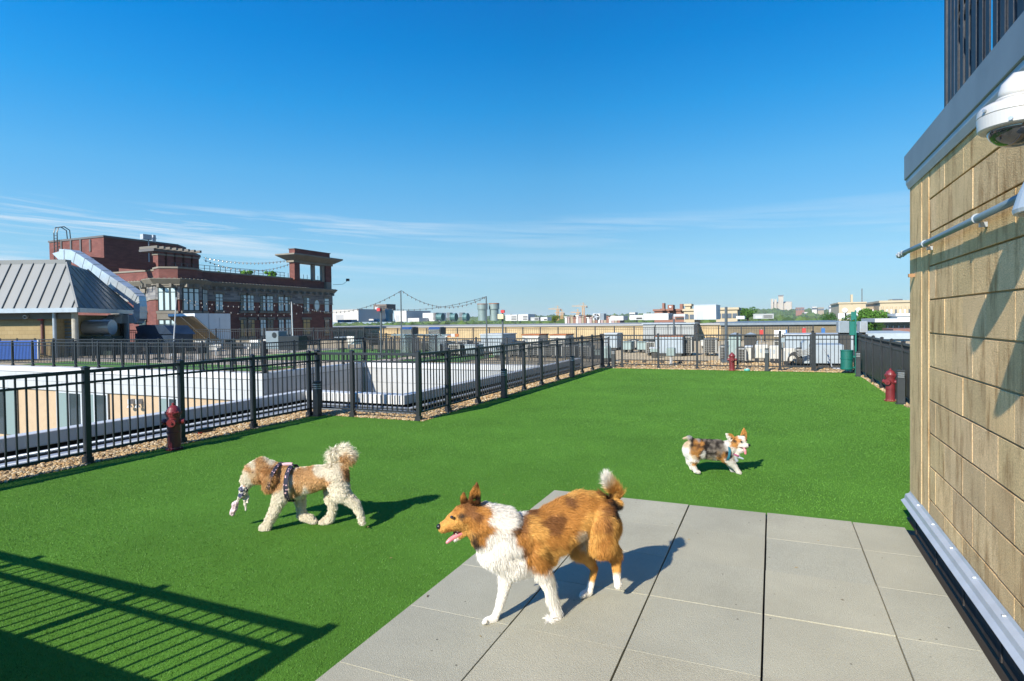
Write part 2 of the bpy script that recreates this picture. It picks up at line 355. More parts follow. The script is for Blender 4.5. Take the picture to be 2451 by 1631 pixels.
# ================================================================ FENCES
FH=1.10
def fence(name,label,pts_runs,h=FH,z0=0.,solid=False,pick=.1,cat='fence',group=None,rails=(.035,.13),post=.062,solidh=None,low=.12,ends=True):
    """pts_runs: list of post positions (x,y) in order"""
    t=thing(name,label,cat,(*pts_runs[0],z0),group)
    for i,(a,b) in enumerate(zip(pts_runs[:-1],pts_runs[1:])):
        a=np.array(a);b=np.array(b);L_=np.linalg.norm(b-a);u=(b-a)/L_;v=np.array([-u[1],u[0]])
        mb=MB(); c=(a+b)/2; hl=L_/2-post/2
        def rl(zt,th,w): mb.obox(c,u,v,hl,w/2,z0+zt-th,z0+zt)
        rl(h,.040,.045); rl(h-.135,.026,.030); rl(low+.026,.026,.030)
        n=max(1,int(round(L_/pick))-1)
        for k in range(n):
            p=a+u*(L_*(k+1)/(n+1)); mb.obox(p,u,v,.008,.008,z0+low+.02,z0+h-.04)
        mb.build('panel',black,t)
        if solid:
            sm=MB(); sh=solidh or h-.16
            sm.obox(c,u,v,hl,.004,z0+low+.03,z0+sh)
            nn=int(L_/.045)
            for k in range(nn): sm.obox(a+u*(L_*(k+.5)/nn),u,v,.012,.009,z0+low+.03,z0+sh)
            sm.build('privacy_sheet',black,t)
    for k,a in enumerate(pts_runs):
        if not ends and k in (0,len(pts_runs)-1): continue
        mb=MB(); a=np.array(a); mb.box(a[0]-post/2,a[0]+post/2,a[1]-post/2,a[1]+post/2,z0,z0+h+.015)
        p=mb.build('post',black,t)
        cm=MB(); q=post/2+.004; cm.box(a[0]-q,a[0]+q,a[1]-q,a[1]+q,z0+h+.0155,z0+h+.030)
        cm.add([(a[0]-q,a[1]-q,z0+h+.030),(a[0]+q,a[1]-q,z0+h+.030),(a[0]+q,a[1]+q,z0+h+.030),(a[0]-q,a[1]+q,z0+h+.030),(a[0],a[1],z0+h+.048)],[(0,1,4),(1,2,4),(2,3,4),(3,0,4)])
        cc=cm.build('cap',black,t); cc.parent=p
        bm_=MB(); q=.055; bm_.box(a[0]-q,a[0]+q,a[1]-q,a[1]+q,z0+.006,z0+.016)
        bm_.prism([(a[0]-.05,a[1]-.04),(a[0]+.05,a[1]-.04),(a[0]+.05,a[1]+.04),(a[0]-.05,a[1]+.04)],z0+.016,z0+.075)
        b=bm_.build('base_shoe',black,t); b.parent=p
    return t
X1,Y2,X3,Y4,X5=-7.38,8.38,-5.30,19.80,2.24
fence('fence','black picket fence along the left edge of the turf, nearest the viewer',[(X1,y) for y in (.79,2.03,3.25,4.48,5.71,6.94,8.17,8.38)])
fence('fence','short black picket fence run crossing between the two long left runs',[(X1,Y2),(-6.62,Y2),(X3,Y2)],ends=False)
fence('fence','long black picket fence run receding from the jutting corner to the far end',[(X3,y) for y in (8.38,9.36,10.54,11.74,12.93,14.08,15.3,16.45,17.59,18.72,19.8)])
fence('fence','black picket fence at the far end of the turf in front of the air conditioners',[(X3+.07,Y4),(-4.59,Y4),(-3.4,Y4),(-2.19,Y4),(-.99,Y4),(.20,Y4)])
fence('fence','last short piece of the far fence behind the green waste bin',[(1.14,Y4),(X5-.07,Y4)])
fence('fence','black fence with dense privacy sheet along the right edge beside the wall',[(X5,y) for y in (6.0,7.2,8.4,9.6,10.8,12.0,13.2,14.4,15.6,16.85,18.0,19.1,19.8)],solid=True)
fence('fence','black fence outside the picture on the left whose shadow falls on the near turf',[(-7.3,.79),(-6.35,.79),(-5.11,.79),(-3.85,.79),(-2.56,.79)],solid=True,solidh=.68)
fence('fence','black fence return outside the picture behind the shadowed near turf',[(-2.56,.72),(-2.56,-.5),(-2.56,-1.7)])
# gate in the far fence
t=thing('gate','black picket gate with latch in the far fence',"gate",(.22,Y4,0))
mb=MB(); c=((.26+1.05)/2,Y4); u=(1,0);v=(0,1)
for zt,th in ((1.08,.04),(.95,.03),(.17,.05)): mb.obox(c,u,v,.39,.018,zt-th,zt)
for k in range(7): mb.box(.26+.79*(k+1)/8-.008,.26+.79*(k+1)/8+.008,Y4-.008,Y4+.008,.14,1.06)
for x in (.28,1.03): mb.box(x-.02,x+.02,Y4-.02,Y4+.02,.12,1.10)
mb.build('leaf',black,t)
for x in (.21,1.09):
    m_=MB(); m_.box(x-.036,x+.036,Y4-.036,Y4+.036,0,1.16); m_.lathe((x,Y4,1.16),[(.04,0),(.045,.02),(.02,.045),(.001,.05)],8); m_.build('gate_post',black,t)
m_=MB(); m_.box(.24,.34,Y4-.06,Y4-.03,.86,1.0); m_.box(.26,.28,Y4-.07,Y4-.03,.70,.88); m_.build('latch',mat('zinc',(.5,.52,.54),.35,.9),t)
# ================================================================ BLOCK WALL BUILDING (right)
blockm=mat('split_block',(.62,.44,.228),.95,0,var=.13,vscale=2.5,bump=.45,bscale=130,fine=.26,fscale=170,spec=.12)
def block_nodes(m):
    nt=m.node_tree;n=nt.nodes;l=nt.links;p=n['Principled BSDF']; src=p.inputs['Base Color'].links[0].from_socket
    a=n.new('ShaderNodeAttribute'); a.attribute_name='Col'; mu=n.new('ShaderNodeVectorMath'); mu.operation='MULTIPLY'; l.new(src,mu.inputs[0]); l.new(a.outputs['Color'],mu.inputs[1])
    t=n.new('ShaderNodeTexCoord'); mp=n.new('ShaderNodeMapping'); mp.inputs['Scale'].default_value=(1,6.5,1.3); l.new(t.outputs['Object'],mp.inputs['Vector'])
    z=n.new('ShaderNodeTexNoise'); z.inputs['Scale'].default_value=1.6; z.inputs['Detail'].default_value=8; z.inputs['Roughness'].default_value=.68; l.new(mp.outputs[0],z.inputs['Vector'])
    r=n.new('ShaderNodeMapRange'); r.inputs[1].default_value=.50; r.inputs[2].default_value=.68; l.new(z.outputs['Fac'],r.inputs[0])
    mx=n.new('ShaderNodeMix'); mx.data_type='RGBA'; l.new(r.outputs[0],mx.inputs['Factor']); l.new(mu.outputs[0],mx.inputs[6]); mx.inputs[7].default_value=(.22,.115,.04,1)
    sc=n.new('ShaderNodeMath'); sc.operation='MULTIPLY'; sc.inputs[1].default_value=.80; l.new(r.outputs[0],sc.inputs[0]); l.new(sc.outputs[0],mx.inputs['Factor'])
    v=n.new('ShaderNodeTexVoronoi'); v.inputs['Scale'].default_value=24; l.new(t.outputs['Object'],v.inputs['Vector'])
    q=n.new('ShaderNodeMapRange'); q.inputs[1].default_value=.05; q.inputs[2].default_value=.10; q.inputs[3].default_value=.55; q.inputs[4].default_value=1; l.new(v.outputs['Distance'],q.inputs[0])
    s=n.new('ShaderNodeVectorMath'); s.operation='SCALE'; l.new(mx.outputs[2],s.inputs[0]); l.new(q.outputs[0],s.inputs['Scale']); l.new(s.outputs[0],p.inputs['Base Color'])
block_nodes(blockm)
wl=thing('block_building','tan concrete block building filling the right edge, with brown stains','building',(1,5.62,0))
mb=MB(); zs=[.085]+[.325+.2315*i for i in range(10)]
zs=[z for z in zs if z<2.5]+[2.62]; XW=1.0
cols=[]; nb=0
for k in range(len(zs)-1):
    off=.19*(k%2)
    y=5.0-(.18 if k%2 else 0); edges=[5.0]
    while y>-1.2:
        if y<4.99: edges.append(y)
        y-=.405
    edges.append(-1.2)
    for a,b in zip(edges[:-1],edges[1:]):
        pr=RS.uniform(0,.0035)
        mb.bbox(XW+pr,XW+.1,b+.0014,a-.0014,zs[k]+.006,zs[k+1]-.005,.0016); nb+=1
        g=RS.uniform(.88,1.10); cols.append((g*RS.uniform(.98,1.03),g,g*RS.uniform(.95,1.05),1))
# smooth corner pier
mb.bbox(XW-.002,XW+.12,5.004,5.20,.085,2.62,.004); cols.append((1.0,.98,.95,1)); mb.bbox(XW-.004,XW+.12,5.202,5.62,.085,2.62,.012); cols.append((1.03,1.02,1.0,1))
o=mb.build('wall',blockm,wl); at=o.data.color_attributes.new('Col','FLOAT_COLOR','CORNER'); li=np.zeros(len(o.data.loops),int)
for p in o.data.polygons:
    for q in p.loop_indices: li[q]=p.index//26
at.data.foreach_set('color',np.array(cols,np.float32)[li].ravel())
mb=MB(); mb.box(XW+.018,6,-1.2,5.60,-.02,2.60)
for k in range(len(zs)-1): mb.box(XW+.0042,XW+.0179,-1.2,5.0,zs[k]+.009,zs[k+1]-.008)
mb.build('mortar_core',mat('mortar',(.44,.33,.185),.95,0,var=.1,fine=.2),wl)
galv=mat('galvanised',(.36,.40,.43),.42,.55,var=.10,vscale=4,bump=.04,bscale=12)
galw=mat('galvanised_pale',(.40,.43,.45),.5,.2,var=.08,vscale=6)
coatd=mat('coping_metal',(.175,.215,.24),.5,.25,var=.10,vscale=3)
mb=MB() # coping: outer face and underlip
mb.bbox(.962,1.5,-1.3,5.64,2.675,2.868,.005); mb.build('coping',coatd,wl)
mb=MB(); mb.add([(.972,-1.3,2.674),(.972,5.63,2.674),(.972,5.63,2.645),(.972,-1.3,2.645),(.990,-1.3,2.600),(.990,5.63,2.600)],[(0,1,2,3),(3,2,5,4)]); mb.box(.9905,.9975,-1.3,5.62,2.6,2.674); mb.build('coping_flashing',galv,wl)
# base flashing: sloped sheet with a lip, screws
mb=MB(); y0,y1=-1.2,5.60
pr=[(.998,.225),(.991,.205),(.962,.192),(.957,.160),(.932,.142),(.936,.134),(.962,.142)]
vs=[(x,y,z) for y in (y0,y1) for x,z in pr]; n=len(pr); mb.add(vs,[(i,i+1,n+i+1,n+i) for i in range(n-1)]+[tuple(range(n)),tuple(range(2*n-1,n-1,-1))]); mb.build('base_flashing',galw,wl)
mb=MB()
for y in np.arange(-.6,5.6,.45): mb.cyl((.990,y,.205),(.975,y,.203),.008,n=8)
mb.build('screws',galv,wl)
mb=MB(); mb.box(.985,1.05,-1.2,5.56,-.03,.16)
for y in np.arange(-.8,5.5,.61): mb.box(.978,.9849,y,y+.02,-.03,.16)
mb.build('base_membrane',mat('membrane',(.035,.03,.026),.8,0,var=.35,vscale=14,bump=.3,bscale=30),wl)
mb=MB(); mb.box(.955,.995,5.42,5.45,1.90,1.925); mb.build('hook',mat('rusty',(.30,.17,.08),.8),wl)
# slatted screen on the roof of the block building
t=thing('slatted_screen','dark slatted metal screen rising above the roof edge of the block building','screen',(1.12,5.05,2.87))
slm=mat('slat_metal',(.018,.022,.028),.5,.25,var=.3,vscale=6,bump=.1)
mb=MB(); mb.box(1.10,1.14,5.02,5.06,2.868,5.6); mb.build('corner_post',slm,t)
y=4.985; k=0
while y>0:
    wv=.064 if k%6!=5 else .085
    mb=MB(); mb.box(1.105,1.109,y-wv,y,2.868,5.6); mb.build('slat',slm,t); y-=wv+(.02 if k<2 else .056); k+=1
for k in range(4): mb=MB(); mb.box(1.165+k*.105,1.25+k*.105,5.03,5.045,2.868,5.6); mb.build('slat',slm,t)
mb=MB()
for z in (3.62,4.6): mb.box(1.1225,1.15,0,5.02,z,z+.035)
mb.tube([(1.16,5.0,3.62),(1.5,5.0,3.95)],.02,6); mb.build('cross_rail',slm,t)
# conduit
t=thing('conduit','grey metal conduit pipe running along the tan block wall','pipe',(.955,5.9,2.1))
mb=MB(); zc=2.095
mb.tube([(.955,5.70,zc+.008),(.955,4.86,zc),(.955,2.6,zc)],.018,12); mb.build('pipe',mat('conduit_grey',(.16,.23,.27),.4,.4),t,smooth=True)
for y in (5.60,5.73):
    mb=MB(); mb.cyl((.955,y,zc+.006),(.955,y+.05,zc+.006),.023,n=12); mb.cyl((.955,y+.051,zc+.006),(.955,y+.062,zc+.006),.027,n=6); mb.build('coupling',galv,t)
for y in (4.88,3.75):
    mb=MB(); mb.cyl((.955,y,zc),(.955,y+.012,zc),.025,n=14); mb.box(.965,.998,y-.002,y+.016,zc-.045,zc-.02); mb.build('strap',galv,t)
# wall lamp
t=thing('wall_lamp','pale grey cone shaped wall lamp at the right edge under the camera','wall lamp',(.97,2.40,1.95))
mb=MB(); cx,cy=.845,2.385
mb.lathe((cx,cy,1.925),[(.140,0),(.143,.012),(.130,.06),(.104,.125),(.078,.185),(.064,.24),(.001,.242)],36)
mb.build('shade',mat('lamp_paint',(.42,.47,.50),.4,.2),t,smooth=False)
mb=MB(); mb.lathe((cx,cy,1.9225),[(.128,0),(.128,.002)],24); mb.build('diffuser',mat('lamp_inner',(.30,.29,.26),.6),t)
mb=MB(); mb.box(.90,.997,2.31,2.45,1.94,2.15); mb.build('bracket',MATS['lamp_paint'],t,bevel=.01)
# security camera
t=thing('security_camera','white dome security camera on a curved arm at the upper right','camera',(.997,2.68,2.42))
wp=mat('white_plastic',(.45,.45,.43),.32,0,spec=.5,coat=.1)
cx,cy,cz=.800,2.69,2.262
mb=MB(); mb.lathe((cx,cy,cz),[(.094,.0),(.107,.002),(.113,.006),(.116,.048),(.1155,.0495),(.112,.051),(.1155,.054),(.114,.074),(.105,.086),(.086,.096),(.062,.101),(.060,.105),(.001,.105)],56); mb.build('housing',wp,t)
mb=MB(); mb.cyl((cx,cy,cz+.105),(cx,cy,cz+.113),.060,n=36); mb.tube([(cx,cy,cz+.113),(cx,cy,cz+.128),(cx+.004,cy-.001,cz+.142),(cx+.012,cy-.002,cz+.156),(cx+.035,cy-.004,cz+.160),(cx+.10,cy-.01,cz+.158),(.998,cy-.02,cz+.158)],[.054,.054,.054,.050,.041,.034,.034],28); mb.box(.985,.998,cy-.08,cy+.05,cz+.12,cz+.26); mb.build('arm',wp,t,smooth=True)
mb=MB(); pr=[(.086*math.cos(a),-.060*math.sin(a)) for a in np.linspace(math.pi/2,0,12)]; pr[0]=(.001,-.060); pr.append((.086,.004)); mb.lathe((cx,cy,cz),pr,36)
gl=mat('smoked_dome',(.02,.022,.025),.04,0,spec=.8,coat=1.0); mb.build('dome',gl,t,smooth=True)
mb=MB(); mb.cyl((cx-.112,cy-.055,cz+.065),(cx-.105,cy-.05,cz+.065),.006,n=8); mb.cyl((cx-.05,cy-.112,cz+.012),(cx-.054,cy-.119,cz+.012),.007,n=8); mb.build('screw',galv,t)
# ================================================================ HYDRANTS, BOLLARDS, BIN
hyd_red=mat('hydrant_red',(.16,.020,.024),.42,0,var=.25,vscale=6,bump=.06,bscale=60,coat=.15,spec=.5)
def hydrant(x,y,label,rz=0,s=1.):
    t=thing('fire_hydrant',label,'hydrant',(x,y,0),'decorative hydrants'); o=(x,y,0)
    H=.56*s
    mb=MB(); mb.lathe((x,y,0),[(.105,0),(.107,.018),(.082,.022),(.080,.03),(.080,.20*s),(.086,.203*s),(.086,.217*s),(.080,.22*s),(.080,.40*s),(.088,.405*s),(.090,.43*s),(.086,.435*s)],24); mb.build('barrel',hyd_red,t,smooth=False)
    mb=MB(); mb.lathe((x,y,0),[(.097,.4355*s),(.099,.452*s),(.088,.458*s),(.080,.485*s),(.062,.512*s),(.034,.53*s),(.018,.535*s),(.018,.56*s),(.006,.565*s)],24)
    for k in range(8):
        a=k*math.pi/4; mb.cyl((x+.093*math.cos(a),y+.093*math.sin(a),.425*s),(x+.093*math.cos(a),y+.093*math.sin(a),.464*s),.008,n=6)
    mb.build('bonnet',hyd_red,t)
    mb=MB()
    for k in range(8):
        a=k*math.pi/4+.2; mb.cyl((x+.094*math.cos(a),y+.094*math.sin(a),.018),(x+.094*math.cos(a),y+.094*math.sin(a),.034),.0075,n=6)
    mb.build('base_bolts',MATS['rusty'],t)
    mb=MB(); mb.tube([(x+.085*math.cos(rz+.6+.2*i),y+.085*math.sin(rz+.6+.2*i),.33*s-.03*math.sin(i*.63)) for i in range(6)],.004,5); mb.build('cap_chain',black,t)
    for a,r,ln in ((rz,.055,.13),(rz+math.pi*.52,.042,.125),(rz-math.pi*.52,.042,.125)):
        mb=MB(); d=Vector((math.cos(a),math.sin(a),0)); c=Vector((x,y,.335*s)); mb.cyl(c+d*.06,c+d*(ln-.03),r*.72,n=16); mb.cyl(c+d*(ln-.03),c+d*ln,r,r*.94,n=16); mb.cyl(c+d*ln,c+d*(ln+.018),r*.3,n=5); mb.build('nozzle',hyd_red,t)
    return t
hydrant(-7.13,5.40,'dark red fire hydrant by the near left fence post',-.9,1.07)
hydrant(-1.14,19.60,'faded red fire hydrant standing before the far fence',-1.5)
hydrant(2.04,13.25,'pinkish red fire hydrant beside the right hand privacy fence',-2.1,1.1)
bolm=mat('bollard_bronze',(.045,.052,.055),.45,.3,var=.2)
def bollard(x,y,label,h=.60,w=.055):
    t=thing('bollard_light',label,'bollard light',(x,y,0),'louvred bollard lights')
    mb=MB(); mb.box(x-w-.02,x+w+.02,y-w-.02,y+w+.02,.005,.018); mb.bbox(x-w,x+w,y-w,y+w,.018,h-.13,.006); mb.build('column',bolm,t)
    for k in range(3):
        z=h-.126+k*.036
        m2=MB(); m2.box(x-w*.8,x+w*.8,y-w*.8,y+w*.8,z,z+.018); m2.build('lens',galw,t)
        m2=MB(); m2.bbox(x-w-.004,x+w+.004,y-w-.004,y+w+.004,z+.0185,z+.034,.003); m2.build('louvre',bolm,t)
    m2=MB(); m2.bbox(x-w,x+w,y-w,y+w,h-.017,h+.005,.004); m2.build('top_cap',bolm,t)
    return t
bollard(-7.25,8.22,'dark square bollard light in the corner where the left fence turns')
bollard(-5.17,11.50,'dark bollard light beside the third post of the long left fence')
bollard(-5.17,16.20,'dark bollard light far along the long left fence')
bollard(-4.85,19.66,'dark bollard light in the far left corner of the turf')
bollard(-.16,19.62,'grey bollard light before the far fence near the gate',.68)
bollard(2.10,18.45,'dark bollard light at the far right corner beside the waste bin',.66)
bollard(2.14,12.85,'dark bollard light beside the hydrant at the wall corner',.62,.062)
grn=mat('waste_green',(.006,.125,.095),.4,0,var=.15,spec=.5)
t=thing('waste_station','tall green dog waste station post with bag box','sign post',(2.14,19.36,0))
mb=MB(); mb.box(2.125,2.165,19.34,19.38,0,1.78); mb.build('post',grn,t)
mb=MB(); mb.bbox(1.99,2.124,19.30,19.42,1.08,1.47,.008); mb.add([(1.985,19.29,1.471),(2.124,19.29,1.53),(2.124,19.43,1.53),(1.985,19.43,1.471)],[(0,1,2,3)]); mb.build('bag_box',grn,t)
mb=MB(); mb.box(2.03,2.15,19.325,19.339,1.50,1.74); mb.build('sign_plate',grn,t)
t=thing('trash_can','dark green round mesh trash can at the far right corner','trash can',(1.93,19.42,.05))
mb=MB(); mb.lathe((1.93,19.42,.0),[(.145,.10),(.155,.12),(.158,.62),(.165,.63),(.165,.66),(.15,.66)],28); mb.build('can',mat('waste_green_mesh',(.007,.11,.085),.5,0,var=.4,vscale=60),t)
mb=MB(); mb.lathe((1.93,19.42,.0),[(.168,.40),(.168,.43)],28); mb.lathe((1.93,19.42,.0),[(.164,.13),(.164,.16)],28); mb.build('hoop',grn,t)
mb=MB(); mb.box(2.06,2.13,19.39,19.41,.45,.50); mb.box(2.06,2.13,19.39,19.41,.15,.19); mb.build('bracket',grn,t)
# ---- pebbles: individual stones in the margins and near gravel roof
def pebbles():
    base=[]; 
    def strip(x0,x1,y0,y1,n,s0,s1,z=.0):
        for _ in range(n): base.append((RS.uniform(x0,x1),RS.uniform(y0,y1),z,RS.uniform(s0,s1)))
    strip(-7.86,-7.30,.9,8.8,6500,.010,.022); strip(-7.36,-5.2,8.34,8.85,1700,.010,.022); strip(-5.8,-5.22,8.5,19.6,4500,.012,.024)
    strip(-5.3,2.2,19.58,20.5,5500,.014,.028); strip(2.16,2.5,9,19.7,1800,.012,.026); strip(-5.3,3,20.5,24,5000,.018,.035,-.01)
    B=np.array(base); n=len(B)
    ico=[];import bmesh
    bm=bmesh.new(); bmesh.ops.create_icosphere(bm,subdivisions=1,radius=1); bv=np.array([v.co[:] for v in bm.verts]); bf=np.array([[v.index for v in f.verts] for f in bm.faces]); bm.free()
    if len(bv)>12:
        pass
    S=B[:,3][:,None]*np.stack([RS.uniform(.8,1.5,n),RS.uniform(.7,1.1,n),RS.uniform(.45,.8,n)],1)
    a=RS.uniform(0,6.28,n); ca,sa=np.cos(a),np.sin(a)
    q=bv[None]*S[:,None,:]; x=q[...,0]*ca[:,None]-q[...,1]*sa[:,None]; y=q[...,0]*sa[:,None]+q[...,1]*ca[:,None]
    Q=np.stack([x+B[:,0:1],y+B[:,1:2],q[...,2]+B[:,2:3]+S[:,2:3]*.6],-1)
    T=Q[:,bf].reshape(-1,3)
    pal=np.array([[.42,.31,.165],[.33,.215,.10],[.52,.43,.28],[.24,.17,.10],[.44,.28,.12]]); c=pal[RS.randint(0,5,n)]*RS.uniform(.75,1.15,(n,1))
    C=np.repeat(c,len(bf)*3,0); return T,np.concatenate([C,np.ones((len(C),1))],1)
T,C=pebbles(); pb=trimesh('gravel',T,C,attr_mat('pebble',.75,.2)); pb['kind']='stuff'; tag(pb,'tan and cream pebbles along the edge of the turf and over the roof','gravel')
# ---- small things
t=thing('toy_bowl','small teal and white bowl on the turf by the far hydrant','bowl',(G(1788,888)))
g=G(1788,888); mb=MB(); mb.lathe((g[0],g[1],0),[(.075,0),(.09,.02),(.085,.05),(.05,.055)],16); mb.build('bowl',mat('teal_plastic',(.10,.42,.36),.4),t)
mb=MB(); mb.lathe((g[0]+.01,g[1],.05),[(.05,.006),(.045,.025),(.01,.035)],12); mb.build('lid',wp,t)

# leaf bits and twigs blown over the turf and slabs
V=[];C=[]
for i in range(70):
    y=RS.uniform(2.2,14); x=RS.uniform(-1.0*y,.3*y) if y>5.3 else RS.uniform(-3.8,.8)
    if x>.85 or x<-7: continue
    z=.02; a=RS.uniform(0,6.28); l=RS.uniform(.006,.018)*(1+y*.05); w_=l*RS.uniform(.2,.5); u=np.array([math.cos(a),math.sin(a),.15]); v=np.array([-math.sin(a),math.cos(a),RS.uniform(-.3,.3)]); p=np.array([x,y,z])
    V+=[p-u*l,p+v*w_,p+u*l,p-u*l,p+u*l,p-v*w_]; k=RS.uniform(.6,1.3); C+=[((.33,.24,.10) if i%3 else (.10,.07,.04))+(1,)]*6
lf=trimesh('leaf_litter',np.array(V),np.array(C),attr_mat('dry_leaf',.8,.1)); lf['kind']='stuff'; tag(lf,'tiny dry leaf bits and twigs scattered over the turf and slabs','leaves')
# ================================================================ LIGHT WELL (white panel walls and copings)
panel=mat('white_panel',(.56,.57,.56),.45,.1,var=.05,vscale=1.2)
panelg=mat('grey_panel',(.42,.435,.43),.45,.1,var=.06,vscale=1.2)
panels=mat('seam_dark',(.25,.25,.24),.7)
stucco=mat('stucco_peach',(.40,.30,.19),.9,0,var=.06,vscale=5,bump=.2,bscale=90)
glassd=mat('glass_dark',(.03,.045,.05),.06,0,spec=.8)
blindm=mat('window_blind',(.16,.22,.21),.6)
whitef=mat('white_frame',(.40,.43,.44),.5)
def panel_wall(t,axis,c,a0,a1,face,ztop,zbot,capw,seam=1.22):
    """axis 'x': wall runs in x at y=c ; face = sign of outward normal"""
    def bx(mb,p0,p1,d0,d1,z0,z1):
        if axis=='x': mb.box(p0,p1,min(c+face*d0,c+face*d1),max(c+face*d0,c+face*d1),z0,z1)
        else: mb.box(min(c+face*d0,c+face*d1),max(c+face*d0,c+face*d1),p0,p1,z0,z1)
    mb=MB(); bx(mb,a0,a1,-.35,.0,zbot,ztop-.01); mb.build('backing',panels,t)
    zs=[(zbot,zbot+(ztop-.22-zbot)*.5-.006),(zbot+(ztop-.22-zbot)*.5+.006,ztop-.226)]
    mb=MB(); k=0
    for r,(z0,z1) in enumerate(zs):
        p=a0+(seam*.5 if r else 0)
        while p<a1: q=min(a1,p+seam); bx(mb,p+.005,q-.005,.001,.022,z0,z1); p=q
    if True:
        q=a0
        bx(mb,a0,min(a1,a0+seam*.5)-.005,.001,.022,*zs[1])
    mb.build('panels',panelg,t)
    mb=MB(); bx(mb,a0-.02,a1+.02,-.38,.045,ztop-.2,ztop); mb.build('coping',panel,t)
ZT=0.0
t=thing('courtyard_wall','long white panelled wall with peach stucco and windows across the sunken courtyard','wall',(-22,14.8,0))
panel_wall(t,'x',14.8,-60,-15.3,-1,ZT,-.92,.35)
mb=MB(); mb.box(-60,-15.33,14.86,15.1,-6,-.925); mb.build('stucco',stucco,t)
def win(t,x0,x1,y,z0,z1,cols,blind=True):
    m=MB(); m.box(x0,x1,y-.05,y-.002,z0,z1); f=None
    fr=MB(); fr.box(x0,x0+.07,y-.08,y-.051,z0,z1); fr.box(x1-.07,x1,y-.08,y-.051,z0,z1)
    for k in range(1,cols): q=x0+(x1-x0)*k/cols; fr.box(q-.04,q+.04,y-.08,y-.051,z0,z1)
    fr.box(x0+.07,x1-.07,y-.078,y-.052,z1-.06,z1-.001)
    f=fr.build('window',whitef,t); p=m.build('pane',glassd,t); p.parent=f
    if blind:
        b=MB(); w_=(x1-x0)/cols
        for k in range(cols):
            if k%2==0: b.box(x0+w_*k+.07,x0+w_*(k+1)-.05,y-.058,y-.0505,z0,z1-.06)
        p=b.build('blind',blindm,t); p.parent=f
yA=14.86
for pa,pb,cl_ in ((-40,44,3),(139,262,4),(385,430,2)):
    x0=AY(pa,950,yA)[0]; x1=AY(pb,950,yA)[0]; win(t,x0,x1,yA,-2.9,-.95,cl_)
for px_ in (314,333):
    q=AY(px_,962,yA-.1); mb=MB(); mb.box(q[0]-.06,q[0]+.06,yA-.2,yA-.002,q[2]-.08,q[2]+.1); mb.lathe((q[0],yA-.16,q[2]-.20),[(.10,0),(.03,.12)],10); mb.build('lamp',whitef,t)
t=thing('courtyard_wall','shaded white panelled wall turning away along the side of the light well','wall',(-15.3,17.5,0))
panel_wall(t,'y',-15.3,14.78,20.05,1,ZT,-1.15,.35)
mb=MB(); mb.box(-15.6,-15.36,14.8,20.1,-6,-1.155); mb.build('stucco',stucco,t)
t=thing('courtyard_wall','sunlit white panelled wall closing the far end of the light well','wall',(-10,20.1,0))
panel_wall(t,'x',20.1,-15.2,-6.6,-1,ZT,-1.35,.35)
mb=MB(); mb.box(-15.3,-6.2,20.15,20.3,-6,-1.355); mb.build('stucco',stucco,t)
# near coping of the light well
t=thing('parapet','low pale metal coping with a dark gap below round the near light well edge','parapet',(-8.4,5,0))
def cop(mb,pts,w,z0,z1):
    for (a,b) in zip(pts[:-1],pts[1:]):
        mb.box(min(a[0],b[0])-w*(a[0]==b[0]),max(a[0],b[0])+0*(1),min(a[1],b[1]),max(a[1],b[1])+w*(a[1]==b[1]),z0,z1)
mb=MB(); mb.bbox(-8.52,-8.33,-3,9.29,.13,.30,.008); mb.build('coping',panel,t)
k=0; x=-8.325
while x<-6.06:
    w_=min(.61,-6.05-x); mb=MB(); mb.bbox(x+.004,x+w_-.004,9.10,9.36,.13-.001*k,.30-.003*(k%2),.006)
    for q in range(int(w_/.1)): mb.box(x+.04+q*.1,x+.055+q*.1,9.085,9.0995,.14,.29)
    mb.build('coping',panel,t); x+=w_; k+=1
mb=MB(); mb.bbox(-6.24,-6.045,9.365,20.0,.128,.298,.008); mb.build('coping',panel,t)
mb=MB(); mb.box(-8.50,-8.40,-3,9.2,-6,.129); mb.box(-8.40,-6.15,9.20,9.33,-6,.125); mb.box(-6.20,-6.12,9.33,20.05,-6,.127); mb.build('upstand',gap,t)  # upstand coloured near black to stand for the shadow gap under the coping
# service pipes lying beyond the pebble strip
for nm,pts,r,lb in (('pipe',[(-8.05,-3,.02),(-8.05,8.93,.02),(-5.98+.25,8.93,.02)],.045,'thick grey service pipe nearest the pebbles outside the left fence'),
                    ('pipe',[(-8.2,-3,.075),(-8.2,9.02,.075),(-5.9,9.02,.075),(-5.9,19.5,.075)],.028,'thin upper service pipe hugging the low coping beyond the left fence')):
    mb=MB(); mb.tube(pts,r,10); one(mb,nm,galv,lb,'pipe',org=pts[0],smooth=True)
mb=MB(); rect(mb,-8.4,-7.95,-3,9.2,-.03); rect(mb,-7.95,-5.85,8.85,9.2,-.03); rect(mb,-6.12,-5.85,9.2,20.3,-.03); struct(mb.build('roof_edge',gap))
t=thing('floodlight','small black floodlight with a red tag lying on the pebbles under the left fence','floodlight',(-7.5,6.3,0))
g=G(487,1037); mb=MB(); mb.box(g[0]-.05,g[0]+.05,g[1]-.13,g[1]+.13,0.01,.075); mb.build('body',black,t); mb=MB(); mb.box(g[0]+.051,g[0]+.058,g[1]-.13,g[1]-.07,.01,.03); mb.build('tag',mat('red_tag',(.75,.06,.03),.5),t)
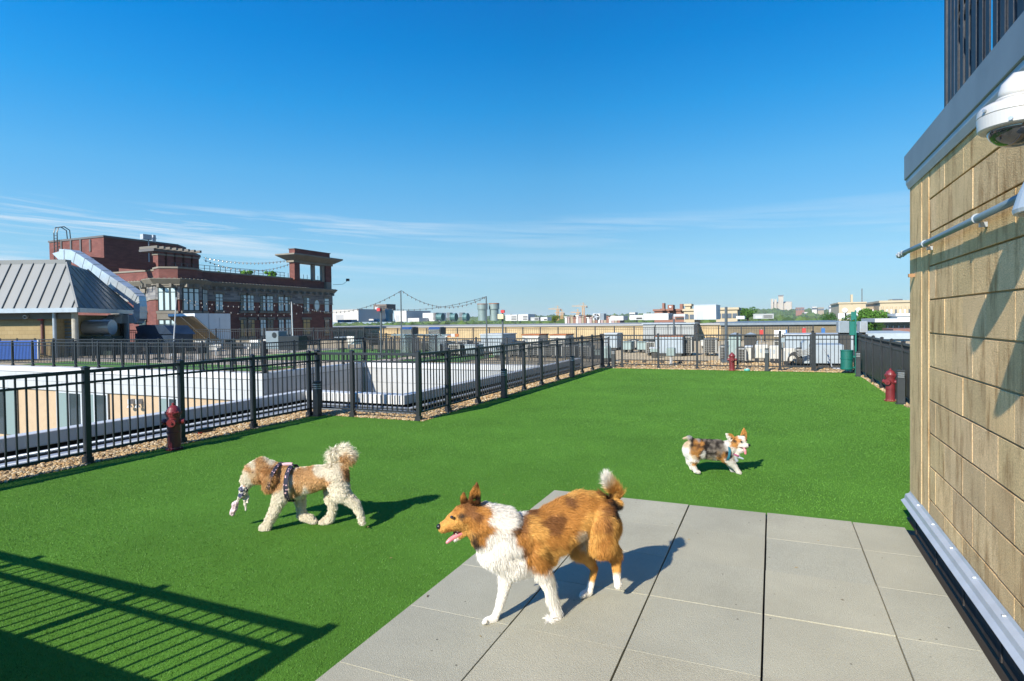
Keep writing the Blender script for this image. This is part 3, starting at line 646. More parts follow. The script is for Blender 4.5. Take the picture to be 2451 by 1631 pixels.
# ================================================================ TERRACE BEYOND
def posts_along(a,b,n): return [(a[0]+(b[0]-a[0])*i/n,a[1]+(b[1]-a[1])*i/n) for i in range(n+1)]
fence('fence','grey picket fence on top of the white wall across the courtyard, at the left',posts_along((-36.7,15.05),(-15.5,15.05),15),h=1.0,group=None)
fence('fence','picket fence above the shaded side wall of the light well',posts_along((-15.5,15.12),(-15.5,20.4),4),h=1.0)
fence('fence','picket fence above the sunlit end wall of the light well',posts_along((-15.43,20.42),(-5.2,20.42),8),h=.97)
fence('fence','second picket fence row behind the courtyard wall fence at the left',posts_along((-38,18.0),(-18.6,18.0),13),h=1.02)
fence('fence','picket fence far back before the white box and brick building',posts_along((-38.5,24.3),(-22,29.0),11),h=1.35,pick=.14)
fence('fence','thin picket fence far back running towards the grills',posts_along((-22,29.1),(-13,22.0),8),h=1.02,pick=.14)
fence('fence','long thin picket fence far away at the foot of the tan brick building',posts_along((-41,45),(2.5,45),29),h=1.02,pick=.17,post=.08)
# turf islands with pale edging
lawnm=mat('lawn_far',(.075,.20,.025),.9,0,var=.2,vscale=2,fine=.25,fscale=30)
mb=MB(); rect(mb,-24.5,-15.8,20.6,30,.0); rect(mb,-30,-16.4,15.5,17.6,.0); rect(mb,-14.5,-11.5,21.3,26,.0); struct(mb.build('terrace_turf',lawnm))
pvm=mat('terrace_paving',(.42,.36,.27),.9,0,var=.15,vscale=2,fine=.2,fscale=8)
mb=MB(); rect(mb,-36,-15.7,14.9,15.48,-.01); rect(mb,-36,-15.7,17.65,20.5,-.008); rect(mb,-36,-24.6,20.5,31,-.009); rect(mb,-15.7,-14.6,20.5,31,-.007); struct(mb.build('terrace_paving',pvm))
# ---- pavilion with hipped standing seam roof
tin=mat('seam_roof',(.165,.178,.174),.55,0,var=.05,vscale=.8)
cmu=brick_mat('tan_cmu',(.33,.26,.14),(.29,.225,.115),(.20,.155,.085),.41,.205,.008)
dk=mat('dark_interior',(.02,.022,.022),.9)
t=thing('pavilion','low pavilion with grey hipped standing seam roof and tan block wall at the left edge','building',(-34,19.5,0))
ex,ey0,ey1,ez=-32.7,19.5,22.4,2.55
def PC(X,Z,z): # pavilion frame: X across, Z deep (the pavilion stands turned 23 degrees to the deck)
    return np.array([_r[0]*X-_r[1]*Z, _r[1]*X+_r[0]*Z, z])
E0=PC(-22.3,31,ez); E1=PC(-23.3,37.4,ez-.05); AP=PC(-23.85,32.4,5.02); BK=PC(-25.0,35.6,4.95); W0=PC(-50,31,ez); WA=PC(-50,32.4,5.02)
mb=MB(); mb.add([W0,E0,AP,WA,E1,BK,PC(-50,36,4.95)],[(0,1,2,3),(1,4,5,2),(3,2,5,6)]); rf=mb.build('roof',tin,t)
mb=MB(); up=AP-E0
nrm=Vector(np.cross(PC(1,0,0),PC(0,1.4,2.47))).normalized(); n_=np.array(nrm)*(-.035 if nrm[2]>0 else .035)
for i in range(30):
    X=-22.62-.60*i; f=min(1.,(-22.3-X)/1.55); a_=PC(X,31,ez)-n_; b_=PC(X,31+1.4*f,ez+2.47*f)-n_
    mb.tube([a_,b_],.034,4)
for i in range(1,9):
    f0=i/9.; a_=E0+(E1-E0)*f0; tp=min(1,f0*2.2) if f0<.45 else 1-(f0-.45)*.0
    top=E0+(AP-E0)*min(1,f0*2.4) if f0<.42 else AP+(BK-AP)*((f0-.42)/.58)
    d=top-a_; fr_=1.0 if f0<.42 else 1.0
    mb.tube([a_+PC(.04,0,.03),a_+d*.93+PC(.04,0,.03)],.03,4)
mb.tube([E0+[0,0,.03],AP+[0,0,.03]],.07,6); mb.tube([E1+[0,0,.03],BK+[0,0,.03]],.05,6); mb.build('seams',tin,t)
mb=MB(); cR=PC(-37,32.6,0); mb.obox(cR,PC(1,0,0)[:2],PC(0,1,0)[:2],13.1,.22,4.95,5.22); mb.build('ridge_cap',tin,t)
mb=MB(); c_=PC(-36,30.93,0); mb.obox(c_,PC(1,0,0)[:2],PC(0,1,0)[:2],13.75,.08,ez-.20,ez+.03)
u_=(E1-E0)[:2]; L_=np.linalg.norm(u_); u_=u_/L_; v_=np.array([-u_[1],u_[0]]); mb.obox((E0+E1)[:2]/2,u_,v_,L_/2,.07,ez-.21,ez+.02); mb.build('gutter',galv,t)
mb=MB(); mb.obox(PC(-36.4,31.5,0),PC(1,0,0)[:2],PC(0,1,0)[:2],13.6,.12,ez-.52,ez-.1); mb.build('soffit_beam',mat('beam_grey',(.13,.12,.10),.8),t)
def pz(px,Z): return (px-1225.5)/FPX*Z
xw=pz(130,31.7)
mb=MB(); mb.obox(PC((xw-50)/2,34.4,0),PC(1,0,0)[:2],PC(0,1,0)[:2],(xw+50)/2,2.7,0,ez-.3); mb.build('wall',cmu,t)
mb=MB(); mb.obox(PC(xw/2-11.8,37.1,0),PC(1,0,0)[:2],PC(0,1,0)[:2],(-23.6-xw)/2,.1,0,ez-.1); mb.build('bay_shade_sheet',dk,t)  # near-black sheet, the shade behind the open bays painted into its colour
for px_,r,m_,Z_ in ((131,.09,galv,31.3),(180,.15,mat('concrete_post',(.36,.34,.28),.9,var=.2),31.4),(303,.15,coatd,36.9)):
    q=PC(pz(px_,Z_),Z_,0); mb=MB(); mb.cyl((q[0],q[1],0),(q[0],q[1],ez-.15),r,n=14); mb.build('column',m_,t)
# louvre door and plant inside
q=PC(pz(157,32.5),32.5,0); mb=MB()
for k in range(9): mb.obox(q,PC(1,0,0)[:2],PC(0,1,0)[:2],.42,.06,.2+k*.2,.32+k*.2)
mb.build('louvre',coatd,t)
q=PC(pz(238,34),34,0); t2=thing('air_handler','round steel fan casing on a dark green cabinet under the pavilion roof','air handler',(q[0],q[1],0))
mb=MB(); z=1.55; A1=q+PC(-.75,0,0);A2=q+PC(.75,0,0); mb.cyl((A1[0],A1[1],z),(A2[0],A2[1],z),.42,n=20); mb.build('fan_casing',galv,t2)
mb=MB(); mb.obox(q,PC(1,0,0)[:2],PC(0,1,0)[:2],1.0,.5,0,z-.5); mb.build('cabinet',mat('dark_green',(.012,.035,.03),.5),t2)
# blue panels
t=thing('blue_screen','row of bright blue panels standing before the pavilion wall','screen',PC(pz(91,29.5),29.5,0))
for k in range(6):
    X1=pz(91,29.5)-1.2*k; mb=MB(); mb.obox(PC(X1-.6,29.5,0),PC(1,0,0)[:2],PC(0,1,0)[:2],.585,.03,.05,.96); mb.build('panel',mat('blue_panel',(.015,.085,.36),.5),t)
mb=MB(); mb.obox(PC(pz(91,29.5)+.03,29.48,0),PC(1,0,0)[:2],PC(0,1,0)[:2],.03,.05,.05,.99); mb.build('edge_trim',wp,t)
# wall bullet camera and red alarm
q=PC(pz(70,31.5),31.5,0); q[2]=AY(70,757,q[1])[2]; t=thing('bullet_camera','white bullet camera on the tan pavilion wall','camera',q); mb=MB(); mb.cyl(q,(q[0]+.12,q[1]-.25,q[2]-.05),.10,n=14); mb.build('barrel',wp,t); mb=MB(); mb.cyl((q[0]+.121,q[1]-.251,q[2]-.05),(q[0]+.13,q[1]-.27,q[2]-.055),.06,n=12); mb.build('lens',black,t)
q=PC(pz(100,31.68),31.68,0); q[2]=AY(100,762,q[1])[2]; t=thing('fire_alarm','red fire alarm box with a brown pipe on the pavilion wall','alarm',q); mb=MB(); mb.box(q[0]-.16,q[0]+.16,q[1]-.1,q[1],q[2]-.12,q[2]+.1); mb.build('box',mat('alarm_red',(.45,.03,.03),.5),t)
mb=MB(); mb.cyl((q[0]+.05,q[1],q[2]-.1),(q[0]+.05,q[1],.2),.07,n=8); mb.cyl((q[0]-.4,q[1]-.15,q[2]+.12),(q[0]+1.1,q[1]+.45,q[2]+.12),.04,n=8); mb.build('pipe',mat('brown_pipe',(.12,.05,.04),.6),t)
# big ducts
duct=mat('duct_steel',(.46,.52,.55),.33,.45,var=.12,vscale=2.5)
def D(px,py,y): return AY(px,py,y)
def sqduct(pts,w,name,t):
    P=[Vector(p) for p in pts]; mb=MB(); vs=[]
    for i,p in enumerate(P):
        d=(P[min(i+1,len(P)-1)]-P[max(i-1,0)]).normalized(); side=Vector((0,1,0)); up=d.cross(side).normalized()
        for a,b in ((-1,-1),(1,-1),(1,1),(-1,1)): vs.append(p+up*(w*a)+side*(w*b*.8))
    fs=[(0,1,2,3),tuple(range(4*len(P)-4,4*len(P)))]
    for i in range(len(P)-1):
        for k in range(4): fs.append((i*4+k,i*4+(k+1)%4,(i+1)*4+(k+1)%4,(i+1)*4+k))
    mb.add(vs,fs); fl=mb
    for i in range(len(P)-1):
        L_=(P[i+1]-P[i]).length; n=max(1,int(L_/.75)); d=(P[i+1]-P[i]).normalized(); side=Vector((0,1,0)); up=d.cross(side).normalized()
        for k in range(n):
            c=P[i]+(P[i+1]-P[i])*((k+.5)/n); vs=[]
            for s_ in (-.025,.025):
                for a,b in ((-1,-1),(1,-1),(1,1),(-1,1)): vs.append(c+d*s_+up*((w+.025)*a)+side*((w*.8+.02)*b))
            fl.add(vs,[(0,1,2,3),(4,5,6,7),(0,1,5,4),(1,2,6,5),(2,3,7,6),(3,0,4,7)])
    mb.build(name,duct,t)
yD=24.2
t=thing('exhaust_duct','large square galvanised duct sloping down past the pavilion roof and bending under it','duct',D(330,760,yD))
sqduct([D(152,610,yD),D(178,612,yD),D(200,625,yD),D(260,667,yD),D(320,707,yD),D(333,720,yD)],.34,'sloping_duct',t)
sqduct([D(333,712,yD),D(336,735,yD),D(336,758,yD),D(326,767,yD)],.28,'elbow',t)
sqduct([D(330,764,yD),D(300,764,yD-.2),D(270,763,yD-.6),D(258,770,yD-1)],.25,'low_duct',t)
sqduct([D(257,766,yD-1),D(252,785,yD-1),D(250,806,yD-1)],.27,'drop_duct',t)
mb=MB(); a=D(148,604,yD); 
mb.add([tuple(D(125,607,yD-.3)),tuple(D(152,599,yD-.3)),tuple(D(153,622,yD-.3)),tuple(D(140,622,yD-.3)),tuple(D(125,607,yD+.3)),tuple(D(152,599,yD+.3)),tuple(D(153,622,yD+.3)),tuple(D(140,622,yD+.3))],[(0,1,2,3),(7,6,5,4),(0,4,5,1),(1,5,6,2),(2,6,7,3),(3,7,4,0)]); mb.build('outlet_hood',duct,t)
# slanted hood container
Yc=30
t=thing('intake_hood','white metal plant box with a slanted open hood seen before the brick building','plant box',(-23,31,0))
A_=AY(402,752,Yc); Bx=AY(466,752,Yc); Rr=AX(552,790,Bx[0]); zt=A_[2]; 
x0,x1=A_[0],Bx[0]; y1=Rr[1]
boxw=mat('plant_white',(.55,.60,.64),.5,.1,var=.05)
lowx=.9
zb=.45
mb=MB(); mb.add([(x0,Yc,zt-.18),(x1,Yc,zt-.18),(x1,Yc+2.2,zb),(x0,Yc+2.2,zb),(x0,Yc,zt),(x1,Yc,zt),(x1,y1,zt),(x0,y1,zt),(x1,y1,0),(x0,y1,0),(x1,Yc+2.2,0),(x0,Yc+2.2,0)],
 [(4,5,6,7),(0,1,5,4),(1,2,10,8,6,5),(0,3,11,9,7,4),(8,9,7,6),(2,3,11,10)]); mb.build('casing',boxw,t)
mb=MB(); mb.add([(x0+.06,Yc+.03,zt-.22),(x1-.06,Yc+.03,zt-.22),(x1-.06,Yc+2.15,zb),(x0+.06,Yc+2.15,zb)],[(0,1,2,3)]); mb.build('screen',mat('hood_mouth_shade',(.14,.12,.085),.9,var=.2,vscale=3),t)  # dark tan face: shade under the hood is put into its colour
for xx,r_ in (((x0+x1)/2,.035),(x1,.05)): mb=MB(); mb.tube([(xx,Yc-.03,zt-.2),(xx,Yc+2.15,zb)],r_,6); mb.build('rib',wp,t)
mb=MB(); a=AX(499,755,x1)[1]; mb.box(x1+.002,x1+.02,a,a+.03,.1,zt-.02); a=AX(525,755,x1)[1]; mb.box(x1+.002,x1+.02,a,a+.03,.1,zt-.3); mb.build('seam',galv,t)
# dark tarp heap
t=thing('covered_furniture','dark blue tarpaulin draped over stacked terrace furniture','cover',AY(365,790,24))
q=[AY(p,y,24) for p,y in ((324,782),(343,778),(392,778),(412,800),(330,800))]; mb=MB()
vs=[tuple(p) for p in q]+[(p[0]+.2,25.4,p[2]-.05) for p in q]; mb.add(vs,[(0,1,2,3,4),(9,8,7,6,5)]+[(i,(i+1)%5,5+(i+1)%5,5+i) for i in range(5)]); mb.box(q[0][0]-.2,q[3][0],24.1,25.3,0,q[3][2]+.05); mb.build('tarp',mat('tarp_blue',(.012,.028,.055),.5,var=.3,vscale=2),t)
# poles with string lights
polem=mat('pole_grey',(.10,.12,.13),.45,.4)
bulbme=None
def pole(name,label,base,top,r=.04,m=None,cat='pole'):
    t=thing(name,label,cat,base); mb=MB(); mb.cyl(base,top,r,r*.8,n=8); mb.build('shaft',m or polem,t)
    mb=MB(); mb.cyl(base,(base[0],base[1],base[2]+.12),r*3,n=10); mb.build('foot',m or polem,t); return t
def at(px,py,y): return tuple(AY(px,py,y))
P1=(at(961,800,24)[0],24,0.); P1t=at(961,696,24); pole('string_light_pole','tall thin pole carrying string lights beside the grills',P1,(P1[0],24,P1t[2]),.035)
P2=(at(1165,800,24)[0],24,0.); P2t=at(1165,710,24); pole('string_light_pole','thin pole carrying string lights before the two tall tanks',P2,(P2[0],24,P2t[2]),.035)
P3=(at(701,800,26)[0],26,0.); P3t=at(699,723,26); pole('string_light_pole','pale pole with string lights before the brick building windows',P3,(P3[0]-.05,26,P3t[2]),.04,galw)
P4=(at(413,810,22)[0],22,0.); P4t=at(422,712,22); pole('string_light_pole','leaning pale pole with string lights before the slanted hood',P4,P4t,.035,galw)
t=pole('alarm_pole','dark pole with red horn box on top before the white roof boxes',(at(912,820,23)[0],23,0),at(912,738,23),.055)
q=at(909,741,22.95); mb=MB(); mb.box(q[0]-.1,q[0]+.07,22.85,22.93,q[2]-.08,q[2]+.06); mb.build('horn_box',MATS['alarm_red'],t)
t=pole('alarm_pole','dark pole with cream box and red sign beyond the light well end wall',(at(1203,830,23)[0],23,0),at(1203,742,23),.045)
q=at(1203,758,22.95); mb=MB(); mb.box(q[0]-.16,q[0]+.1,22.8,22.93,q[2]-.1,q[2]+.1); mb.build('box',mat('cream_box',(.55,.47,.28),.5),t)
q=at(1205,746,22.95); mb=MB(); mb.box(q[0]-.08,q[0]+.08,22.85,22.93,q[2]-.06,q[2]+.06); mb.build('sign',MATS['alarm_red'],t)
pole('utility_pole','dark pole standing behind the far fence near the grey facade panel',(at(1738,830,23)[0],23,0),at(1738,735,23),.06)
pole('utility_pole','thin pole in front of the flat grey facade panel',(at(1613,830,28)[0],28,0),at(1613,764,28),.05)
bm_=MB(); bm_.lathe((0,0,0),[(.010,.04),(.018,.0),(.026,-.028),(.023,-.05),(.006,-.065)],8)
bulb_glass=mat('bulb_glass',(.16,.15,.14),.15,0,spec=.6)
def string_lights(label,a,b,sag,n):
    t=thing('string_lights',label,'string lights',((a[0]+b[0])/2,(a[1]+b[1])/2,(a[2]+b[2])/2-sag),'string lights over the terrace')
    global bulbme
    o=np.array(t['org']); A=np.array(a);B=np.array(b)
    f=lambda s:A+(B-A)*s+np.array([0,0,-sag*4*s*(1-s)])
    mb=MB(); mb.tube([tuple(f(i/24)) for i in range(25)],.011,4); mb.build('cable',black,t)
    for i in range(n):
        p=f((i+.5)/n)
        if bulbme is None: b0=bm_.build('bulb',bulb_glass); bulbme=b0.data; b0.parent=t; b0.location=p-o
        else:
            b0=bpy.data.objects.new('bulb',bulbme); COL.objects.link(b0); b0.parent=t; b0.location=p-o
q=(P3t[0]-1.2,P3t[1],P3t[2])
string_lights('string lights swooping from the tall pole down left to the brick building',P1t,at(700,725,26),.75,26)
string_lights('string lights sagging between the tall pole and the tank side pole',P1t,P2t,.62,20)
string_lights('second lower strand of lights reaching the tank side pole',at(900,735,30),P2t,.35,18)
string_lights('string lights strung before the upper windows from the leaning pole',P4t,at(699,725,26),.35,22)
string_lights('lower strand of lights before the brick facade',at(440,722,22),at(760,742,28),.5,20)
# grills
steel=mat('stainless',(.55,.56,.57),.18,.95)
def grill(px0,px1,y,label):
    x0=at(px0,790,y)[0]; x1=at(px1,790,y)[0]; zt=at(px0,783,y)[2]; t=thing('grill',label,'grill',((x0+x1)/2,y,0),'barbecue grills')
    mb=MB(); h=.35; pr=[(0,zt-h),(-.02,zt-.12),(.10,zt),(.42,zt),(.5,zt-.1),(.5,zt-h)]
    n=len(pr); vs=[(x0,y+a,z) for a,z in pr]+[(x1,y+a,z) for a,z in pr]; mb.add(vs,[tuple(range(n)),tuple(range(2*n-1,n-1,-1))]+[(i,(i+1)%n,n+(i+1)%n,n+i) for i in range(n)]); mb.build('hood',steel,t)
    mb=MB(); mb.box(x1+.005,x1+.06,y,y+.5,zt-h,zt-.02); mb.build('hood_end',black,t)
    mb=MB(); mb.box(x0-.5,x1+.3,y-.05,y+.55,zt-h-.07,zt-h-.005); mb.box(x0,x1,y,y+.5,.15,zt-h-.075); mb.build('cabinet',steel,t)
    mb=MB(); 
    for k in range(4): mb.cyl((x0+.1+k*.2,y-.051,zt-h-.04),(x0+.1+k*.2,y-.09,zt-h-.04),.025,n=8)
    mb.build('knob',black,t)
grill(958,985,24.5,'stainless steel grill with raised hood, left of the two'); grill(1025,1052,24.5,'stainless steel grill with raised hood, right of the two')
# terrace furniture
fabw=mat('canvas_white',(.62,.62,.58),.8); fabd=mat('wicker_dark',(.03,.03,.03),.8)
def chair(x,y,rz,m,label,w=.65,back=.8,grp=None):
    t=thing('lounge_chair',label,'chair',(x,y,0),grp); c,s=math.cos(rz),math.sin(rz); u=(c,s); v=(-s,c)
    P=lambda a,b:(x+a*c-b*s,y+a*s+b*c)
    mb=MB(); mb.obox(P(0,0),u,v,w/2,.32,.30,.42); mb.build('seat',m,t)
    mb=MB(); mb.obox(P(0,.30),u,v,w/2,.05,.421,back); mb.build('backrest',m,t)
    for a in (-1,1): mb=MB(); mb.obox(P(a*(w/2-.02),0),u,v,.03,.3,.421,.58); mb.build('armrest',m,t)
    for a in (-1,1):
        for b in (-1,1): mb=MB(); mb.obox(P(a*(w/2-.05),b*.26),u,v,.02,.02,0,.30); mb.build('leg',galv,t)
    return t
for k,(px_,py_,m_,lb) in enumerate(((510,852,fabw,'white terrace lounge chair nearest the slanted hood'),(560,850,fabd,'dark wicker lounge chair beside the white ones'),(600,848,fabw,'white lounge chair left of the turf island'),(470,862,fabd,'dark lounge chair behind the courtyard fence'),(415,860,fabd,'dark lounge chair near the pavilion duct'),(680,842,fabw,'white lounge chair in front of the far turf'),(745,838,fabd,'dark lounge chair at the turf edge'),(330,862,fabd,'dark lounge chair left of the ducts'),(900,838,fabd,'dark chair near the grill beyond the light well'),(850,836,fabw,'pale chair beyond the light well'))):
    g=G(px_,py_); chair(g[0],g[1],RS.uniform(-.6,3),m_,lb)
def table(px_,py_,label,m=galv,r=.5,h=.72):
    g=G(px_,py_); t=thing('table',label,'table',g); mb=MB(); mb.cyl((g[0],g[1],h),(g[0],g[1],h+.04),r,n=18); mb.build('top',m,t); mb=MB(); mb.cyl((g[0],g[1],0),(g[0],g[1],h-.001),.05,n=8); mb.cyl((g[0],g[1],0),(g[0],g[1],.03),.28,n=12); mb.build('pedestal',black,t)
table(640,846,'round terrace table by the white lounge chairs',fabw); table(820,836,'round table beyond the light well side wall'); table(380,858,'dark round table near the pavilion',fabd)
# grey portable console left of the string pole: dark cinema style heater
g=at(655,800,23); t=thing('outdoor_heater','dark boxy patio speaker unit on wheels behind the fence corner','heater',(g[0],23,0)); zt=at(655,793,23)[2]
mb=MB(); mb.bbox(g[0]-.55,g[0]+.3,23,23.6,.35,zt,.02); mb.build('body',coatd,t); mb=MB(); mb.cyl((g[0]+.05,22.995,zt-.2),(g[0]+.05,22.97,zt-.2),.14,n=16); mb.build('cone',black,t); mb=MB(); mb.box(g[0]+.3,g[0]+1.6,23,23.6,.3,zt-.25); mb.build('side_box',black,t)
# ================================================================ BRICK BUILDING
rbrick=brick_mat('red_brick',(.185,.074,.060),(.14,.056,.048),(.11,.065,.058),.6,.2,.012)
gbrick=brick_mat('grey_brick',(.27,.27,.26),(.115,.12,.13),(.24,.22,.20),1.1,.26,.02)
lime=mat('limestone',(.20,.182,.145),.85,0,var=.12,vscale=1)
rooft=mat('dark_trim',(.10,.10,.10),.7)
frm=mat('window_frame_green',(.02,.04,.042),.5)
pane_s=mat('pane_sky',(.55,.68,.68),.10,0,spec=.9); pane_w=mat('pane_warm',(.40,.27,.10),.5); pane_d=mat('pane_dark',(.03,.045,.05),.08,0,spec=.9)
XB=-65.; YE=77.6; YS=50.2
foot=[(XB,YE),(XB,54.2),(XB+1.9,51.8),(XB+1.9,48.9),(XB-.1,47.4),(XB-2.4,48.2),(XB-2.4,49.6),(-118,49.6),(-118,YE)]
foot=foot[::-1] # counter clockwise
def off(poly,d):
    n=len(poly); o=[]
    for i in range(n):
        p0,p1,p2=np.array(poly[i-1]),np.array(poly[i]),np.array(poly[(i+1)%n])
        e1=(p1-p0)/np.linalg.norm(p1-p0); e2=(p2-p1)/np.linalg.norm(p2-p1); n1=np.array([e1[1],-e1[0]]); n2=np.array([e2[1],-e2[0]])
        b=(n1+n2); b=b/np.linalg.norm(b); o.append(tuple(p1+b*d/max(.4,b@n1)))
    return o
t=thing('brick_building','long dark red brick building with stone cornice, corner bay and rooftop tower','building',(XB,60,-12))
mb=MB(); mb.prism(foot,-14,4.70); mb.build('wall',rbrick,t)
mb=MB(); mb.prism(off(foot,.05),4.70,6.25); mb.build('patterned_band',gbrick,t)
mb=MB(); mb.prism(off(foot,.12),4.60,4.699); mb.build('string_course',lime,t)
mb=MB(); mb.prism(off(foot,.25),6.251,6.42); 
p1=off(foot,.28);p2=off(foot,.65); n=len(foot)
mb.add([(*p,6.421) for p in p1]+[(*p,6.95) for p in p2],[(i,(i+1)%n,n+(i+1)%n,n+i) for i in range(n)]+[tuple(range(n,2*n))])
def along(poly,step,fn):
    n=len(poly)
    for i in range(n):
        a=np.array(poly[i]);b=np.array(poly[(i+1)%n]); L_=np.linalg.norm(b-a); u=(b-a)/L_; v=np.array([u[1],-u[0]])
        if a[0]<-90 and b[0]<-90 and abs(a[0]-b[0])<1: continue
        for k in range(int(L_/step)): fn(a+u*(step*(k+.5)),u,v)
along(off(foot,.3),1.3,lambda c,u,v: mb.obox(c+v*.25,u,v,.12,.28,6.05,6.42)); mb.build('cornice',lime,t)
mb=MB(); mb.prism(off(foot,.6),6.951,7.02); along(off(foot,.5),.55,lambda c,u,v: mb.obox(c,u,v,.12,.10,7.021,7.075)); mb.build('tile_edge',lime,t)
mb=MB(); mb.prism(off(foot,-.5),7.02,8.25); mb.build('parapet_wall',rbrick,t)
mb=MB(); mb.prism(off(foot,-.4),8.251,8.45); mb.build('parapet_coping',lime,t)
mb=MB()
for i in range(34):
    y=YE-1.2-i*.8
    if y<YS: break
    mb.box(XB-1.1,XB-1.05,y,y+.05,8.45,9.15)
mb.box(XB-1.1,XB-1.05,YS,YE-9,9.15,9.2); mb.box(XB-1.1,XB-1.05,YS,YE-9,8.75,8.79); mb.build('roof_railing',black,t)
def bwin(y0,y1,z0,z1,n,pm,pc=pane_s,X=XB,lintel=True):
    f=MB(); f.box(X-.05,X+.06,y0,y1,z0,z1); fo=f.build('window',frm,t)
    w_=(y1-y0)/n
    for k in range(n):
        p=MB(); p.box(X+.061,X+.075,y0+w_*k+.07,y0+w_*(k+1)-.07,z0+.10,z1-.60); p.box(X+.061,X+.075,y0+w_*k+.07,y0+w_*(k+1)-.07,z1-.50,z1-.08)
        o=p.build('pane',pc if RS.rand()>.25 else pane_d,t); o.parent=fo
    if lintel:
        m=MB(); m.box(X+.061,X+.14,y0-.25,y1+.25,z1+.01,z1+.26); m.box(X+.061,X+.16,y0-.25,y0-.03,z1-.12,z1+.009); m.box(X+.061,X+.16,y1+.03,y1+.25,z1-.12,z1+.009); o=m.build('lintel',lime,t); o.parent=fo
    m=MB(); m.box(X-.02,X+.2,y0-.15,y1+.15,z0-.28,z0-.001); o=m.build('sill',lime,t); o.parent=fo
def ypx(px): return AX(px,730,XB)[1]
for a,b,n in ((515,533,2),(574.5,589,2),(592,607,2),(621.5,635,2),(638,653,2),(665.5,678,2),(681.5,695,2),(726,740,2),(776,787,1)):
    bwin(ypx(a),ypx(b),3.43,5.60,n,0)
for a,b,n,pc in ((574,589,2,pane_w),(591,608,2,pane_w),(621.5,635,2,pane_s),(638,653,2,pane_s),(665.5,678,2,pane_s),(682,695,2,pane_s),(724,741,2,pane_w),(776,787,1,pane_d)):
    bwin(ypx(a),ypx(b),-.05,2.30,n,0,pc)
mb=MB(); y=ypx(757.5); mb.v=[];
k=20; vs=[(XB+.07,y+.75*math.cos(a),4.45+1.05*math.sin(a)) for a in np.linspace(0,2*math.pi,k,endpoint=False)]; vs2=[(XB+.10,y+.52*math.cos(a),4.45+.8*math.sin(a)) for a in np.linspace(0,2*math.pi,k,endpoint=False)]
mb.add(vs+vs2,[(i,(i+1)%k,k+(i+1)%k,k+i) for i in range(k)]); o1=mb.build('oval_window',lime,t); mb=MB(); mb.add([(XB+.09,a[1],a[2]) for a in vs2],[tuple(range(k))]); o=mb.build('pane',pane_s,t); o.parent=o1
# bay windows on the angled corner bay
bay=[(XB,54.2),(XB+1.9,51.8),(XB+1.9,48.9),(XB-.1,47.4)]
def face_win(a,b,z0,z1,n,pc):
    a=np.array(a);b=np.array(b);L_=np.linalg.norm(b-a);u=(b-a)/L_;v=np.array([-u[1],u[0]]);c=(a+b)/2; h=L_*.38
    f=MB(); f.obox(c+v*.08,u,v,h,.05,z0,z1); fo=f.build('window',frm,t); w_=2*h/n
    for k in range(n):
        p=MB(); cc=c+u*(-h+w_*(k+.5))+v*.138; p.obox(cc,u,v,w_/2-.12,.006,z0+.1,z1-.6); p.obox(cc,u,v,w_/2-.12,.006,z1-.5,z1-.1); o=p.build('pane',pc,t); o.parent=fo
    s_=MB(); s_.obox(c+v*.10,u,v,h+.2,.14,z0-.3,z0-.001); o=s_.build('sill',lime,t); o.parent=fo
    m=MB(); m.obox(c+v*.11,u,v,h+.12,.09,z1+.01,z1+.75); o=m.build('lintel',lime,t); o.parent=fo
for i in range(3):
    a,b=bay[i],bay[i+1]
    for z0,z1 in ((3.3,6.0),(-.3,2.3)): face_win(a,b,z0,z1,3,pane_s)
for pa,pb in ((331,352),(268,290)):
    xa=AY(pa,720,49.6)[0]; xb=AY(pb,720,49.6)[0]
    for z0,z1 in ((3.4,5.6),(-.2,2.2)): face_win((xb,49.6),(xa,49.6),z0,z1,2,pane_d)
# penthouse block set back on the roof
XP=-80.
c0=AX(248,568,XP); yb=AX(425,592,XP)[1]; xl=-80-(AY(118,590,c0[1])[0]*-1-80) 
xl=AY(118,590,c0[1])[0]; ztp=c0[2]
mb=MB(); mb.prism([(xl,c0[1]),(XP,c0[1]),(XP,yb),(XP-2.2,yb+3),(xl,yb+3)],8.2,ztp); mb.build('penthouse',rbrick,t)
mb=MB(); mb.prism([(xl-.1,c0[1]-.1),(XP+.1,c0[1]-.1),(XP+.1,yb),(XP-2.1,yb+3.1),(xl-.1,yb+3.1)],ztp+.001,ztp+.25); mb.build('penthouse_coping',rooft,t)
for px_ in (148,171,194,217):
    q=AY(px_,590,c0[1]); m=MB(); m.box(q[0]-.15,q[0]+.15,c0[1]-.12,c0[1]-.001,q[2]-.7,q[2]+.9); m.build('vent_slot',rooft,t)
q=AY(132,600,c0[1]-.5); lad=MB()
for dx in (-.35,.35): lad.tube([(q[0]+dx,c0[1]-.4,8.5),(q[0]+dx,c0[1]-.4,ztp+1.2),(q[0]+dx,c0[1]-.2,ztp+1.9),(q[0]+dx,c0[1]+.5,ztp+2.1),(q[0]+dx,c0[1]+1.2,ztp+1.7),(q[0]+dx,c0[1]+1.3,ztp+.4)],.07,5)
for k in range(14): lad.box(q[0]-.35,q[0]+.35,c0[1]-.43,c0[1]-.37,8.8+k*.4,8.85+k*.4)
lad.build('roof_ladder',black,t)
q=AX(352,575,XP); m=MB(); m.tube([(XP+.3,q[1],8.5),(XP+.3,q[1],q[2]+.2)],.07,6); m.box(XP,XP+.6,q[1]-1.0,q[1]+.3,q[2],q[2]+.7); m.box(XP,XP+.3,q[1]+.7,q[1]+1.1,q[2]-.2,q[2]+.8); m.tube([(XP+.3,q[1]-1,q[2]+.3),(XP+.3,q[1]+1.2,q[2]+.3)],.05,5); m.build('floodlight',galw,t)
m=MB(); m.box(-76,-71.8,50.5,52.5,8.45,9.5); m.build('roof_hatch',rbrick,t)
